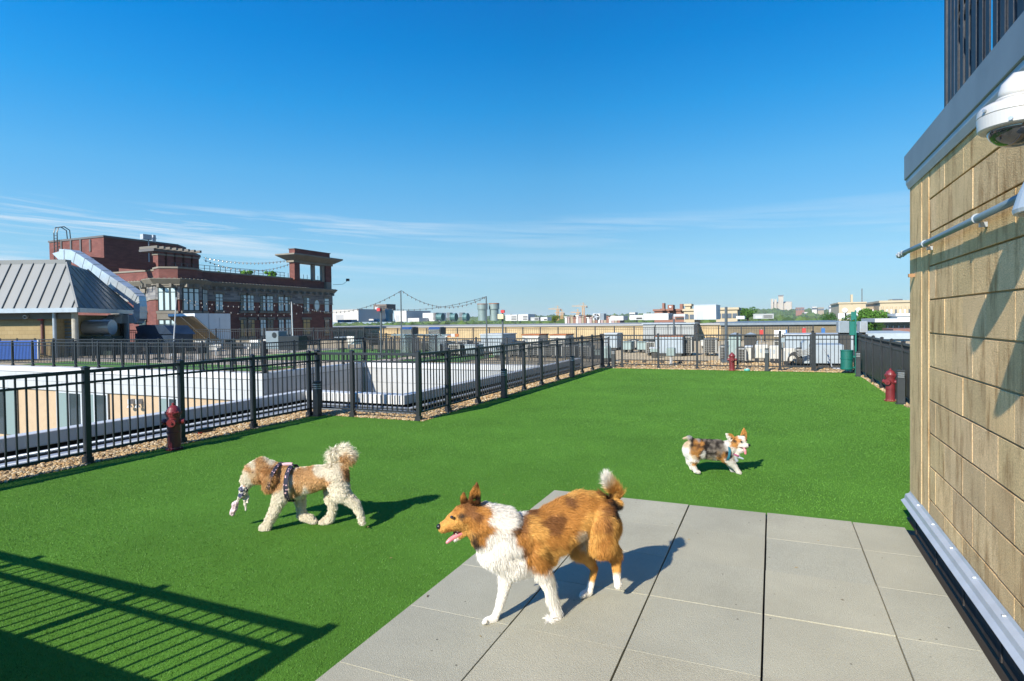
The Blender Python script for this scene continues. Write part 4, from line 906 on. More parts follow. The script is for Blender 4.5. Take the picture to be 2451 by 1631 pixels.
# pergola with brick piers over the roof
XR=-69.5; ya=AX(365,640,XR)[1]; yc=AX(488,640,XR)[1]
m=MB(); m.box(XR-2.4,XR+.3,ya,yc-1.5,10.75,11.05)
m.add([(XR+.3,yc-1.5,10.75),(XR-1.5,yc+.8,10.75),(XR-2.4,yc+.8,10.75),(XR-2.4,yc-1.5,10.75),(XR+.3,yc-1.5,11.05),(XR-1.5,yc+.8,11.05),(XR-2.4,yc+.8,11.05),(XR-2.4,yc-1.5,11.05)],[(0,1,2,3),(4,5,6,7),(0,1,5,4),(1,2,6,5)]); m.build('pergola_roof',rooft,t)
m=MB(); y=ya
while y<yc-1.0: m.box(XR-2.3,XR+.9,y,y+.28,11.06,11.36); y+=.85
m.build('pergola_rafters',mat('rafter_grey',(.14,.13,.11),.8),t)
for k in range(5):
    y=ya+.6+(yc-ya-2.4)*k/4
    m=MB(); m.box(XR-.7,XR+.2,y,y+.9,8.4,10.74); m.build('pergola_pier',rbrick,t)
    m=MB(); m.box(XR-.78,XR+.28,y-.08,y+.98,10.3,10.5); m.build('pier_cap',lime,t)
m=MB(); m.box(XR-.9,XR-.3,ya-8,yc-.5,8.4,9.4); m.build('roof_screen_wall',rbrick,t)
# rooftop tower
ty0=AX(705,640,XB)[1]; ty1=YE-.05
m=MB()
for (y0_,y1_) in ((ty0,ty0+1.1),(ty1-1.3,ty1)):
    m=MB(); m.box(XB-1.0,XB,y0_,y1_,8.2,10.75); m.build('tower_pier',rbrick,t)
for y_ in (ty0+4.0,ty0+6.1):
    m=MB(); m.box(XB-.6,XB-.15,y_,y_+.55,8.2,10.7); m.build('tower_column',lime,t)
m=MB(); m.box(XB-2.6,XB-.01,ty1-1.2,ty1,7.03,8.19); m.build('tower_base',lime,t)
m=MB(); m.box(XB-1.3,XB+.15,ty0-.3,ty1+.2,10.751,11.1); m.build('tower_beam',lime,t)
m=MB(); a=[(XB-1.4,ty0-.4),(XB+.3,ty0-.4),(XB+.3,ty1+.3),(XB-1.4,ty1+.3)]; b=off(a,1.0); m.add([(*p,11.101) for p in a]+[(*p,11.75) for p in b]+[(*p,11.95) for p in b],[(i,(i+1)%4,4+(i+1)%4,4+i) for i in range(4)]+[(4+i,4+(i+1)%4,8+(i+1)%4,8+i) for i in range(4)]+[(8,9,10,11)]); m.build('tower_eaves',lime,t)
m=MB(); m.box(XB-1.2,XB-.1,ty0+.2,ty1-.2,11.951,12.75); m.build('tower_top',rbrick,t)
m=MB(); m.box(XB-1.3,XB,ty0+.1,ty1-.1,12.751,12.85); m.build('tower_cap',rooft,t)
m=MB(); m.tube([(XB+.2,YE,7.8),(XB+1.4,YE+1,7.9),(XB+1.9,YE+1.6,8.5)],.03,5); m.box(XB+1.7,XB+2.1,YE+1.4,YE+1.8,8.4,8.8); m.build('bracket_lamp',black,t)
def lights2(a,b,sag,n,label): string_lights(label,a,b,sag,n)
for k,(s_,z_) in enumerate(((.6,10.6),(1.2,10.3))):
    tt=thing('string_lights',('upper','lower')[k]+' strand of lights between the roof pergola and the roof tower','string lights',(XB,60,10),'string lights over the brick roof')
    A_=np.array([XR,yc,z_]);B_=np.array([XB-1,ty0,z_+.5-k*.3]); f=lambda s:A_+(B_-A_)*s+np.array([0,0,-s_*4*s*(1-s)])
    m=MB(); m.tube([tuple(f(i/20)) for i in range(21)],.03,4); m.build('cable',black,tt)
    for i in range(22):
        p=f((i+.5)/22); b0=bpy.data.objects.new('bulb',bulbme); COL.objects.link(b0); b0.parent=tt; b0.location=p-np.array(tt['org']); b0.scale=(3,3,3)
for px_,py_,r in ((586,657,.8),(652,658,.85),(522,654,.4)):
    q=AX(px_,py_,XB-2.5); pts=[(q[0]+RS.uniform(-r,r)*.7,q[1]+RS.uniform(-r,r)*.9,q[2]+RS.uniform(-.8,.5)*r,RS.uniform(.25,.5)*r,(.07,.17,.02)) for _ in range(26)]
    o=blobs('roof_shrub',pts,farleaf,{586:'larger round green shrub behind the brick roof parapet',652:'green shrub on the brick roof nearest the tower',522:'tiny green shrub on the brick roof near the pergola'}[px_],'shrub')
# ================================================================ TAN BUILDING AND ITS ROOF PLANT
YT=85.; ztan=.93
tanb=brick_mat('tan_brick',(.52,.40,.22),(.47,.36,.195),(.38,.30,.19),.6,.2,.012)
tans=brick_mat('darker_brick',(.20,.165,.105),(.17,.14,.09),(.15,.125,.085),.6,.2,.012)  # darker brick tone for the right section of the long wall
greyp=mat('grey_cladding',(.30,.315,.30),.6,0,var=.05)
def TX(px): return AY(px,770,YT)[0]
t=thing('tan_building','very long low tan brick building across the middle distance','building',(TX(1500),YT,-12))
mb=MB(); mb.box(-95,TX(1548),YT,YT+40,-14,ztan-.2); mb.build('wall',tanb,t)
mb=MB(); mb.box(-95,TX(1548)+.2,YT-.2,YT+40,ztan-.2,ztan); mb.build('roof_edge',mat('roof_edge_grey',(.33,.33,.31),.7),t)
mb=MB(); mb.box(TX(1546),TX(1550),YT-1.2,YT,-14,ztan+.1); mb.build('fin',rooft,t)
xg0,xg1=TX(1555),TX(1672)
mb=MB()
for k in range(4):
    a=xg0+(xg1-xg0)*k/4; b=xg0+(xg1-xg0)*(k+1)/4; mb.box(a+.05,b-.05,YT-5,YT-.5,-1.1,ztan)
mb.build('cladding_panel',greyp,t)
mb=MB(); mb.box(xg0-.1,xg1+.1,YT-5.2,YT-.4,ztan+.001,ztan+.15); mb.build('panel_coping',galv,t)
mb=MB(); mb.box(xg0,xg1,YT-4.9,YT,-14,-1.101); mb.build('shopfront',pane_d,t)
xr0=TX(1672); xr1=TX(1729); xr2=TX(2046)
mb=MB(); mb.box(xr0,xr1,YT,YT+40,-14,ztan-.2); mb.build('wall_section',tanb,t)
mb=MB(); mb.box(xr0,xr1,YT-.2,YT+40,ztan-.2,ztan); mb.build('roof_edge',MATS['roof_edge_grey'],t)
mb=MB(); mb.box(xr1,xr2,YT-2.5,YT+40,-14,ztan-.25); mb.build('darker_wall',tans,t)
mb=MB(); mb.box(xr1-.1,xr2+.2,YT-2.8,YT+40,ztan-.249,ztan+.05); mb.build('dark_coping',coatd,t)
whb=mat('plant_pale',(.50,.51,.49),.6,0,var=.05); grb=mat('tank_green_grey',(.20,.27,.26),.55,.2,var=.12,vscale=1.5); teal=mat('fan_teal',(.07,.16,.16),.5,.2,var=.1)
rust=mat('rust',(.30,.10,.03),.8,0,var=.3); darkg=mat('dark_grille',(.035,.037,.036),.7)
def rbox(name,label,cat,pl,pr,yt,yb,Y,depth,m,group=None,side=None,louv=0):
    a=AY(pl,yb,Y); b=AY(pr,yb,Y); zt=AY((pl+pr)/2,yt,Y)[2]; z0=min(a[2],b[2]); t=thing(name,label,cat,((a[0]+b[0])/2,Y,z0),group)
    mb=MB(); mb.box(a[0],b[0],Y,Y+depth,z0,zt); mb.build('casing',m,t)
    h=zt-z0; mb=MB(); mb.box(a[0]-.02*h,b[0]+.02*h,Y-.02*h,Y+depth+.02*h,zt+.001,zt+.04*h); mb.build('lid',galw,t)
    w_=b[0]-a[0]; mb=MB(); mb.box(a[0]+w_*.12,a[0]+w_*.42,Y-.01*h,Y-.001,z0+h*.08,z0+h*.62); mb.build('access_panel',side or galw,t)
    if louv:
        for k in range(louv): mb=MB(); zz=z0+h*(.15+.7*k/louv); mb.box(a[0]+w_*.5,b[0]-w_*.06,Y-.03*h,Y-.002,zz,zz+h*.35/louv); mb.build('louvre',darkg,t)
    return t
zb0=773
rbox('plant_box','large white box on the tan roof next to the brick building','plant box',797,858,742,771,88,10,whb)
rbox('plant_box','second white box on the tan roof right of the green grey tank','plant box',944,973,745,770,88,8,whb)
rbox('plant_box','low cream box on the tan roof before the teal fans','plant box',1012,1040,750,769,90,4,whb)
rbox('vent_hood','low white vent hood beside the first white box','vent',883,908,764,771,87,3,whb,louv=2)
rbox('vent_hood','low white vent hood between second white box and teal fans','vent',976,1003,762,770,87,3,whb,louv=0)
rbox('vent_hood','dark louvred vent before the first white box','vent',808,842,766,772,86.2,1.5,greyp,louv=3)
rbox('plant_box','brown timber box on top of the first white box','plant box',894,925,729,743,94,3,mat('brown_box',(.13,.11,.09),.8),louv=2)
rbox('vent_hood','pale hood with dark openings right of the tall tanks','vent',1210,1238,754,768,88,3,whb,louv=3)
rbox('vent_hood','second pale hood with dark openings, farther right of the tanks','vent',1240,1264,753,768,88,3,whb,louv=3)
rbox('louvre_unit','low louvred unit in the middle of the tan roof','vent',1270,1290,760,768,88,3,greyp,louv=5)
rbox('louvre_unit','small white hood before the yellow green tree','vent',1294,1310,760,768,88,2,whb,louv=1)
rbox('plant_box','white low box right of the round fan unit','plant box',1461,1492,757,767,88,3,whb)
rbox('plant_box','pair of pale boxes before the large white unit','plant box',1507,1539,755,766,88,3,whb,louv=1)
rbox('plant_box','large white roof unit before the red brick chimneys','plant box',1540,1600,751,766,88,4,whb)
rbox('plant_box','blue white metal clad box above the tan roof','plant box',1661,1714,731,765,96,8,mat('clad_bluewhite',(.44,.49,.51),.5,0,var=.04))
rbox('plant_box','small white box right of the blue white clad box','plant box',1762,1782,757,764,88,3,whb)
rbox('plant_box','row of grey and white units before the woods','plant box',1803,1852,752,763,88,3,greyp,louv=3)
# steel framed unit
t=thing('frame_unit','steel framed condenser stand before the yellow building','condenser',AY(1625,766,89)); a=AY(1612,766,89);b=AY(1640,766,89);zt=AY(1625,752,89)[2]
mb=MB(); mb.box(a[0],b[0],89,92,zt-.35,zt); mb.build('tray',galw,t)
for x_ in (a[0]+.05,b[0]-.15): mb=MB(); mb.box(x_,x_+.1,89,89.1,a[2],zt-.351); mb.build('leg',galw,t)
mb=MB(); mb.box(a[0]+.3,b[0]-.3,89.3,91,a[2],zt-.5); mb.build('coil',darkg,t)
def tank(label,px,py_t,py_b,rp,Y,m,waist=True):
    c=AY(px,py_b,Y); zt=AY(px,py_t,Y)[2]; Z_=np.dot(c-np.array([0,0,EYE]),_f); r=rp*Z_/FPX; t=thing('tank',label,'tank',c); h=zt-c[2]
    mb=MB(); mb.lathe((c[0],c[1],c[2]),[(r*.86,0),(r*.86,h*.62),(r*.80,h*.622),(r*.80,h*.64)],24); mb.build('shell',m,t)
    mb=MB(); mb.lathe((c[0],c[1],c[2]),[(r,h*.641),(r,h*.99),(r*.96,h)],24); mb.build('hood',m,t)
    mb=MB(); mb.lathe((c[0],c[1],c[2]),[(r*1.03,h*.95),(r*1.03,h*.985)],24); mb.build('rim',rust if rp>11 else galv,t)
tank('grey green round tank between the two white roof boxes',932,740,771,9.5,89,grb)
tank('left of the two tall grey green rooftop tanks',1155,727,768,12.5,87,grb); tank('right of the two tall grey green rooftop tanks',1183,726,768,12.5,88.5,grb)
def drum(label,pl,pr,yt,yb,Y):
    a=AY(pl,(yt+yb)/2,Y);b=AY(pr,(yt+yb)/2,Y);r=(AY(pl,yt,Y)[2]-AY(pl,yb,Y)[2])/2; t=thing('fan_drum',label,'fan',((a[0]+b[0])/2,Y,a[2]-r),'teal rooftop fan drums'); z=a[2]
    mb=MB(); mb.cyl((a[0]+.5,Y,z),(b[0]-.4,Y,z),r*.9,n=22); mb.build('drum',teal,t)
    for x_ in (a[0]+.45,b[0]-.45): mb=MB(); mb.cyl((x_-.08,Y,z),(x_+.08,Y,z),r,n=22); mb.build('flange',MATS['waste_green'] if 0 else teal,t)
    mb=MB(); 
    for k in range(6): mb.box(a[0]-.25,a[0]+.36,Y-r*.8,Y+.4,z-r+.15+k*r*.33,z-r+.3+k*r*.33)
    mb.build('louvres',rooft,t)
    mb=MB(); mb.box(a[0]+.8,b[0]-.8,Y-.4,Y+.4,z-r-.05,z-r*.88); mb.build('saddle',galv,t)
drum('teal fan drum with black louvres, left of the group',1043,1065,750,769,88); drum('teal fan drum in the middle of the group',1076,1097,750,769,88.5); drum('teal fan drum nearest the tall tanks',1106,1125,750,769,89)
t=thing('fan_unit','square grey unit with a big round fan in the middle of the skyline','fan',AY(1431,767,88)); a=AY(1419,767,88);b=AY(1436,767,88);zt=AY(1430,751,88)[2]
mb=MB(); mb.box(a[0],b[0],88,89.5,a[2],zt); mb.build('housing',whb,t); mb=MB(); mb.box(b[0]+.01,b[0]+.6,88.05,89.5,a[2],zt); mb.build('side',coatd,t)
mb=MB(); c=((a[0]+b[0])/2,87.99,(a[2]+zt)/2); mb.cyl(c,(c[0],87.8,c[2]),(zt-a[2])*.46,n=22); mb.build('fan_ring',darkg,t); mb=MB()
for k in range(5):
    a_=k*1.257; mb.tube([(c[0],87.78,c[2]),(c[0]+.42*math.cos(a_),87.78,c[2]+.42*math.sin(a_))],.09,5)
mb.build('blade',galw,t)
# ================================================================ FAR TOWN
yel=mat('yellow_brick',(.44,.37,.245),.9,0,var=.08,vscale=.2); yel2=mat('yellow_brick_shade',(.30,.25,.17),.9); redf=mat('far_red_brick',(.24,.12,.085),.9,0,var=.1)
paint=mat('far_pale',(.55,.53,.48),.9); gw=mat('far_window',(.10,.12,.14),.2); white2=mat('far_white_window',(.55,.57,.58),.5)
def bld(name,label,pl,pr,yt,Y,depth,m,cat='building',rows=0,cols=0,wz=(1.2,1.8),pitch=3.2,z0=-15,wm_=None,top=.6):
    a=AY(pl,yt,Y);b=AY(pr,yt,Y);zt=(a[2]+b[2])/2; t=thing(name,label,cat,((a[0]+b[0])/2,Y,z0))
    mb=MB(); mb.box(a[0],b[0],Y,Y+depth,z0,zt); mb.build('wall',m,t)
    mb=MB(); mb.box(a[0]-.3,b[0]+.3,Y-.3,Y+depth+.3,zt+.01,zt+.5); mb.build('cornice',m,t)
    for r in range(rows):
        for c in range(cols):
            x=a[0]+(b[0]-a[0])*(c+.5)/cols; z=zt-top-wz[1]-pitch*r; mb=MB(); mb.box(x-wz[0]/2,x+wz[0]/2,Y-.12,Y-.01,z,z+wz[1]); mb.build('window',wm_ or gw,t)
    return t,a,b,zt
# yellow apartment house at the right
Ya=230
t,a,b,zt=bld('apartment_house','large yellow brick apartment house at the right before the block wall',2008,2072,727,Ya,30,yel,rows=3,cols=4,wz=(2.4,1.9),top=3.2,wm_=white2)
sx=(b[0]-a[0])
for f_ in (.22,.73): mb=MB(); mb.cyl((a[0]+sx*f_,Ya-.05,zt-2.2),(a[0]+sx*f_,Ya-.3,zt-2.2),.8,n=16); mb.build('round_window',white2,t)
mb=MB(); mb.box(a[0]+sx*.44,a[0]+sx*.52,Ya-.4,Ya+1,zt,zt+3); mb.build('finial',yel,t)
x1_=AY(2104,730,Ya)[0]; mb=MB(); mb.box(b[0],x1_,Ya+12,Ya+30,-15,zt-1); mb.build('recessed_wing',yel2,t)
for k in range(5):
    for r in range(3): x=b[0]+(x1_-b[0])*(k+.5)/5; mb=MB(); mb.box(x-.8,x+.8,Ya+11.8,Ya+11.99,zt-3.5-r*3.3,zt-1.9-r*3.3); mb.build('window',white2,t)
x2_=AY(2200,730,Ya)[0]; mb=MB(); mb.box(x1_,x2_,Ya-2,Ya+30,-15,zt); mb.build('right_wing',yel,t)
mb=MB(); mb.box(x1_-.3,x2_,Ya-2.4,Ya+30,zt+.01,zt+.7); mb.build('cornice',yel,t)
for k in range(9):
    for r in range(4): x=x1_+(x2_-x1_)*(k+.5)/9; mb=MB(); mb.box(x-.9,x+.9,Ya-2.2,Ya-2.01,zt-4.-r*3.3,zt-2.2-r*3.3); mb.build('window',white2 if (k+r)%3 else gw,t)
for k in range(10):
    x=x1_+(x2_-x1_)*(k+.02)/9; mb=MB(); mb.box(x-.35,x+.35,Ya-2.5,Ya-2.01,-15,zt-1.2); mb.build('pilaster',yel,t)
q0=AY(2137,716,Ya)[0];q1=AY(2162,716,Ya)[0];zz=AY(2150,716,Ya)[2]; mb=MB(); mb.box(q0,q1,Ya+1,Ya+9,zt+.5,zz); mb.build('roof_tower',yel,t)
for k in range(4): x=q0+(q1-q0)*(k+.5)/4; mb=MB(); mb.box(x-.35,x+.35,Ya+.8,Ya+.99,zt+1.2,zz-.8); mb.build('tower_window',gw,t)
q0=AY(2106,724,Ya)[0];q1=AY(2119,724,Ya)[0]; zz=AY(2115,721,Ya)[2]; mb=MB(); mb.box(q0,q1,Ya-1,Ya+5,zt+.5,zz); mb.build('stair_head',yel,t)
mb=MB(); mb.tube([(AY(2078,700,Ya)[0],Ya+15,zt-1),(AY(2078,700,Ya)[0],Ya+15,zt+5.5)],.15,5); mb.build('mast',rooft,t)
# stone church on the ridge (generic towers)
Yc_=1900; stone=mat('church_stone',(.42,.38,.31),.9,0,var=.08,vscale=.05)
t=thing('stone_church','pale stone church with one square tower and twin spired towers on the wooded ridge','church',AY(1870,745,Yc_))
def cx(px): return AY(px,730,Yc_)[0]
def czz(py): return AY(1870,py,Yc_)[2]
mb=MB(); mb.box(cx(1846),cx(1896),Yc_,Yc_+60,czz(750),czz(727)); mb.add([(cx(1846),Yc_,czz(727)),(cx(1896),Yc_,czz(727)),(cx(1896),Yc_+30,czz(722)),(cx(1846),Yc_+30,czz(722))],[(0,1,2,3)]); mb.build('nave',stone,t)
for p0,p1,yt_ in ((1863,1875,709),(1845,1851,716),(1853,1859,717)):
    mb=MB(); mb.box(cx(p0),cx(p1),Yc_-6,Yc_+22,czz(750),czz(yt_))
    for fx in (p0,p1-1.2): mb.box(cx(fx),cx(fx+1.2),Yc_-7,Yc_-2,czz(740),czz(yt_-2.2))
    mb.build('tower',stone,t)
mb=MB(); mb.box(cx(1862.5),cx(1875.5),Yc_-8,Yc_+24,czz(709),czz(707)); mb.build('tower_crown',mat('crown_grey',(.16,.16,.17),.8),t)
mb=MB(); mb.box(cx(1880),cx(1895),Yc_-4,Yc_-.1,czz(750),czz(724)); mb.build('transept',stone,t)
# houses along the ridge
for k,(pl,pr,yt_,m_,lb) in enumerate(((1905,1925,737,redf,'wide reddish house on the ridge right of the church'),(1944,1955,735,paint,'white block on the ridge'),(1957,1972,737,yel2,'tan block on the ridge'),(1985,1998,733,paint,'bright white block on the ridge near the apartment house'),(1920,1934,748,paint,'pale house half hidden in the ridge trees'),(1988,2004,744,paint,'white house low among the ridge trees'),(1506,1520,749,paint,'low pale building on the ridge left of the brick chimneys'))):
    bld('house',lb,pl,pr,yt_,1500 if k!=6 else 900,20,m_,'house',rows=1,cols=3,wz=(4,4),pitch=6,z0=-15,top=2)
# red brick chimneys block and yellow block behind the white units
t,a,b,zt=bld('chimney_building','red brick building with two tall chimneys behind the white roof units','' and 0 or 1566,1640,745,150,14,redf,z0=-14)
for p0,p1,yt_ in ((1585,1590,726),(1627,1634,728)): mb=MB(); mb.box(AY(p0,740,149)[0],AY(p1,740,149)[0],149,151,zt+.1,AY(p0,yt_,149)[2]); mb.build('chimney',redf,t)
mb=MB(); x0=AY(1598,740,148)[0];x1=AY(1611,740,148)[0];zz=AY(1605,730,148)[2]; mb.box(x0,x1,148,151,zt+.1,zz); mb.build('dormer',redf,t); mb=MB(); mb.box(x0+.4,x1-.4,147.9,147.99,zt+1.2,zz-.7); mb.build('window',white2,t)
mb=MB(); mb.box(AY(1580,740,148)[0],AY(1591,740,148)[0],148,149,zt+.1,AY(1585,739,148)[2]); mb.build('gable',redf,t)
bld('yellow_house','yellow brick building left of the blue white clad box',1637,1662,745,140,12,yel,rows=1,cols=2,wz=(.9,1.0),top=.8,z0=-14)
bld('yellow_house','yellow brick building right of the blue white clad box',1714,1765,742,140,12,yel,rows=1,cols=4,wz=(.9,1.0),top=.8,z0=-14)
bld('roof_block','small cream roof block on the yellow building',1640,1652,733,146,4,yel,z0=.5)
# buildings beyond the privacy fence, far right
t,a,b,zt=bld('glass_pavilion','dark glass building with a thin white flat roof beyond the privacy fence',2120,2200,778,120,14,pane_d,z0=-14)
mb=MB(); mb.box(a[0]-2,b[0]+2,117,134,zt+.51,zt+1.1); mb.build('flat_roof',whb,t)
for k in range(6): x=a[0]+(b[0]-a[0])*(k+.2)/6; mb=MB(); mb.box(x,x+.18,119.7,119.98,-14,zt-.1); mb.build('mullion',galw,t)
bld('white_block','white plastered block above the glass building',2148,2200,757,128,8,whb,z0=-13,rows=0)
bld('brick_hut','small red brick building with a white top at the privacy fence end',2143,2200,797,95,8,redf,z0=-14)
bld('grey_roof_plant','run of pale grey roof plant beyond the right fence',2070,2200,812,60,10,mat('plant_grey',(.33,.38,.39),.6,0,var=.15,vscale=.6),z0=-14)
bld('dark_block','dark building with small pale windows left of the glass building',2076,2121,786,150,10,rooft,rows=1,cols=8,wz=(.7,.7),top=1,z0=-14,wm_=white2)
# tower cranes
crm=mat('crane_yellow',(.50,.26,.07),.6)
def crane(label,px,yt,jl,Y=700):
    c=AY(px,yt,Y); t=thing('tower_crane',label,'crane',(c[0],Y,-12),'tower cranes on the skyline')
    mb=MB(); w_=1.1
    for a in (-1,1):
        for b in (-1,1): mb.box(c[0]+a*w_-.22,c[0]+a*w_+.22,Y+b*w_-.22,Y+b*w_+.22,-12,c[2])
    z=-12
    while z<c[2]-2.5: mb.tube([(c[0]-w_,Y-w_,z),(c[0]+w_,Y-w_,z+2.4)],.15,4); z+=2.4
    mb.build('mast',crm,t)
    mb=MB(); mb.tube([(c[0]-jl,Y,c[2]+.8),(c[0]+jl*.36,Y,c[2]+.2)],.45,4); mb.tube([(c[0],Y,c[2]+4.5),(c[0]-jl*.6,Y,c[2]+.9)],.12,4); mb.tube([(c[0],Y,c[2]+4.5),(c[0]+jl*.3,Y,c[2]+.3)],.12,4); mb.tube([(c[0],Y,c[2]),(c[0],Y,c[2]+4.5)],.4,4); mb.build('jib',crm,t)
    mb=MB(); mb.box(c[0]+jl*.26,c[0]+jl*.36,Y-1,Y+1,c[2]-2,c[2]+.2); mb.build('counterweight',rooft,t)
crane('tower crane left on the skyline',1335,741,12); crane('shorter crane right of the left one',1345,750,9); crane('low crane behind the tan roof, third from left',1383,749,9); crane('tallest crane at the right of the group',1396,734,14)
# trees
leafm=attr_mat('tree_leaves',.7,.2); barkm=mat('bark',(.10,.07,.045),.9,0,var=.3)
def tree(name,label,px,yt,yb,wp_,Y,col,n=700,trunk_z=-14):
    c=AY(px,(yt+yb)/2,Y); top=AY(px,yt,Y)[2]; bot=AY(px,yb,Y)[2]; r=abs(AY(px+wp_/2,yt,Y)[0]-c[0]); h=(top-bot)/2
    t=thing(name,label,'tree',(c[0],Y,trunk_z))
    lobes=[(RS.uniform(-.6,.6)*r,RS.uniform(-.5,.5)*r,RS.uniform(-.45,.65)*h,RS.uniform(.30,.5)*min(r,h*1.3)) for _ in range(11)]
    P=[];C=[]
    for i in range(n*4):
        lx,ly,lz,lr=lobes[RS.randint(len(lobes))]; d=RS.normal(size=3); d/=np.linalg.norm(d); rr=lr*RS.uniform(.75,1.12); p=np.array([c[0]+lx,Y+ly,c[2]+lz])+d*rr*np.array([1,1,.85])
        s_=r*RS.uniform(.035,.075); u=RS.normal(size=3); u/=np.linalg.norm(u); v=np.cross(u,RS.normal(size=3)); v/=np.linalg.norm(v)
        P+= [p+u*s_,p-u*s_*.5+v*s_*.8,p-u*s_*.5-v*s_*.8]; k=RS.uniform(.6,1.35); C+=[(col[0]*k,col[1]*k,col[2]*k,1)]*3
    V=np.array(P)-np.array(t['org']); o=trimesh('crown',V,np.array(C),leafm,t)
    mb=MB(); mb.tube([(c[0],Y,trunk_z),(c[0]+.1,Y,bot),(c[0],Y,c[2])],[r*.09,r*.07,r*.03],8)
    for lx,ly,lz,lr in lobes[:6]: mb.tube([(c[0],Y,bot),(c[0]+lx*.6,Y+ly*.6,c[2]+lz*.6)],[r*.04,r*.015],5)
    mb.build('trunk',barkm,t)
tree('leafy_tree','big fresh green tree in front of the yellow apartment house',2090,739,805,105,140,(.07,.17,.02),1500)
tree('leafy_tree','darker green tree left of the big one before the yellow apartment house',2040,752,800,60,175,(.05,.12,.02),800)
tree('leafy_tree','green tree between the darker brick roof and the apartment house',1985,748,775,46,190,(.05,.13,.025),600)
tree('leafy_tree','green tree before the woods right of the yellow building',1790,737,768,50,160,(.06,.15,.02),800)
tree('leafy_tree','yellow green tree at the skyline by the cranes',1328,756,772,24,170,(.12,.17,.02),500)
# little low rise town behind the tan roof
ORD=('first','second','third','fourth','fifth','sixth')
for i in range(20):
    px_=1352+i*6.6; yt_=761+RS.uniform(-4,3)
    bld('row_house',f"{ORD[i//4]} {('pale','pinkish','cream','brown')[i%4]} little house from the left in the far town under the cranes",px_,px_+RS.uniform(4,7),yt_,300,10,(paint,mat('far_pink',(.36,.26,.24),.9),yel2,redf)[i%4],'house',z0=-15)[0]['group']='little houses of the far town'
# ================================================================ AIR CONDITIONERS BEHIND THE FAR FENCE
hvw=mat('hvac_cream',(.46,.45,.39),.5,0,var=.06); hvb=mat('hvac_blue_grey',(.29,.34,.365),.5,.1,var=.08); hvg=mat('hvac_green_grey',(.24,.31,.29),.5,.1,var=.12)
coil=mat('coil_dark',(.035,.035,.03),.7,0,var=.3,vscale=30); wire=mat('wire_grey',(.30,.30,.27),.5,.3)
def spot(pl,pr,yt,yb):
    g=G((pl+pr)/2,yb); y=g[1]; a=AY(pl,yb,y); b=AY(pr,yb,y); zt=AY((pl+pr)/2,yt,y)[2]; return a[0],b[0],y,zt
def condenser(label,pl,pr,yt,yb,d=.75,body=None,coilm=coil,legs=True,grp=None,y=None,z0=None):
    x0,x1,yy,zt=spot(pl,pr,yt,yb)
    if y is not None:
        yy=y; x0=AY(pl,yb,y)[0]; x1=AY(pr,yb,y)[0]; zt=AY(pl,yt,y)[2]
    z=.12 if z0 is None else z0; t=thing('condenser',label,'air conditioner',((x0+x1)/2,yy,0),grp)
    mb=MB(); mb.bbox(x0,x1,yy,yy+d,z,zt-.05,.02); mb.build('coil',coilm if body is None else body,t)
    mb=MB(); mb.bbox(x0-.02,x1+.02,yy-.02,yy+d+.02,zt-.049,zt,.012); mb.build('top_cover',wire if body is None else body,t)
    if body is None:
        mb=MB(); n=int((x1-x0)/.09); m=int((zt-z)/.09)
        for k in range(n+1): x=x0+(x1-x0)*k/max(1,n); mb.box(x-.006,x+.006,yy-.014,yy-.004,z,zt-.05)
        for k in range(m+1): q=z+(zt-.05-z)*k/max(1,m); mb.box(x0,x1,yy-.024,yy-.0145,q-.005,q+.005)
        for x in (x0,x1): mb.box(x-.03,x+.03,yy-.03,yy+.03,z-.02,zt-.05)
        mb.build('guard',wire,t)
    mb=MB(); c=((x0+x1)/2,yy+d/2); mb.cyl((c[0],c[1],zt+.001),(c[0],c[1],zt+.04),min(d,x1-x0)*.38,n=20); mb.build('fan_guard',coil,t)
    if legs:
        for x in (x0+.08,x1-.08):
            mb=MB(); mb.box(x-.04,x+.04,yy+.02,yy+d-.02,0,z-.001); mb.build('foot',coil,t)
    return t
def cabinet(label,pl,pr,yt,yb,d,m,ribs=0,rusty=False,name='rooftop_unit',y=None,z0=.1,skid=True):
    x0,x1,yy,zt=spot(pl,pr,yt,yb)
    if y is not None: yy=y; x0=AY(pl,yb,y)[0]; x1=AY(pr,yb,y)[0]; zt=AY((pl+pr)/2,yt,y)[2]
    t=thing(name,label,'air conditioner',((x0+x1)/2,yy,0))
    mb=MB(); mb.bbox(x0,x1,yy,yy+d,z0,zt,.015); mb.build('cabinet',m,t)
    mb=MB(); mb.box(x0-.03,x1+.03,yy-.03,yy+d+.03,zt+.001,zt+.05); mb.build('lid',rust if rusty else galw,t)
    if ribs:
        for k in range(ribs): x=x0+(x1-x0)*(k+.5)/ribs; w_=(x1-x0)/ribs*.42; mb=MB(); mb.box(x-w_,x+w_,yy-.015,yy-.001,z0+.06,zt-.06); mb.build('door',m,t)
    if skid: mb=MB(); mb.box(x0+.05,x1-.05,yy+.05,yy+d-.05,-.02,z0-.001); mb.build('skid',coil,t)
    return t
cabinet('pale blue grey cabinet unit at the left end behind the far fence',1447,1477,800,838,1.2,hvb,2)
x0,x1,y_,zt=spot(1440,1463,829,864); t=thing('round_condenser','squat green grey barrel condenser nearest the corner of the turf','air conditioner',((x0+x1)/2,y_,0)); mb=MB(); mb.lathe(((x0+x1)/2,y_,0),[(.17,.1),(.19,.12),(.19,zt-.08),(.16,zt)],20); mb.build('shell',hvg,t); mb=MB(); mb.box(x0,x1,y_-.2,y_+.2,0,.099); mb.build('skid',coil,t)
for pl,pr,lb in ((1490,1511,'left of the two green grey cube condensers on the gravel'),(1525,1546,'right of the two green grey cube condensers on the gravel')): condenser(lb,pl,pr,818,844,.7,hvg)
condenser('dark coil condenser left of the big pale unit',1547,1567,819,851,.8)
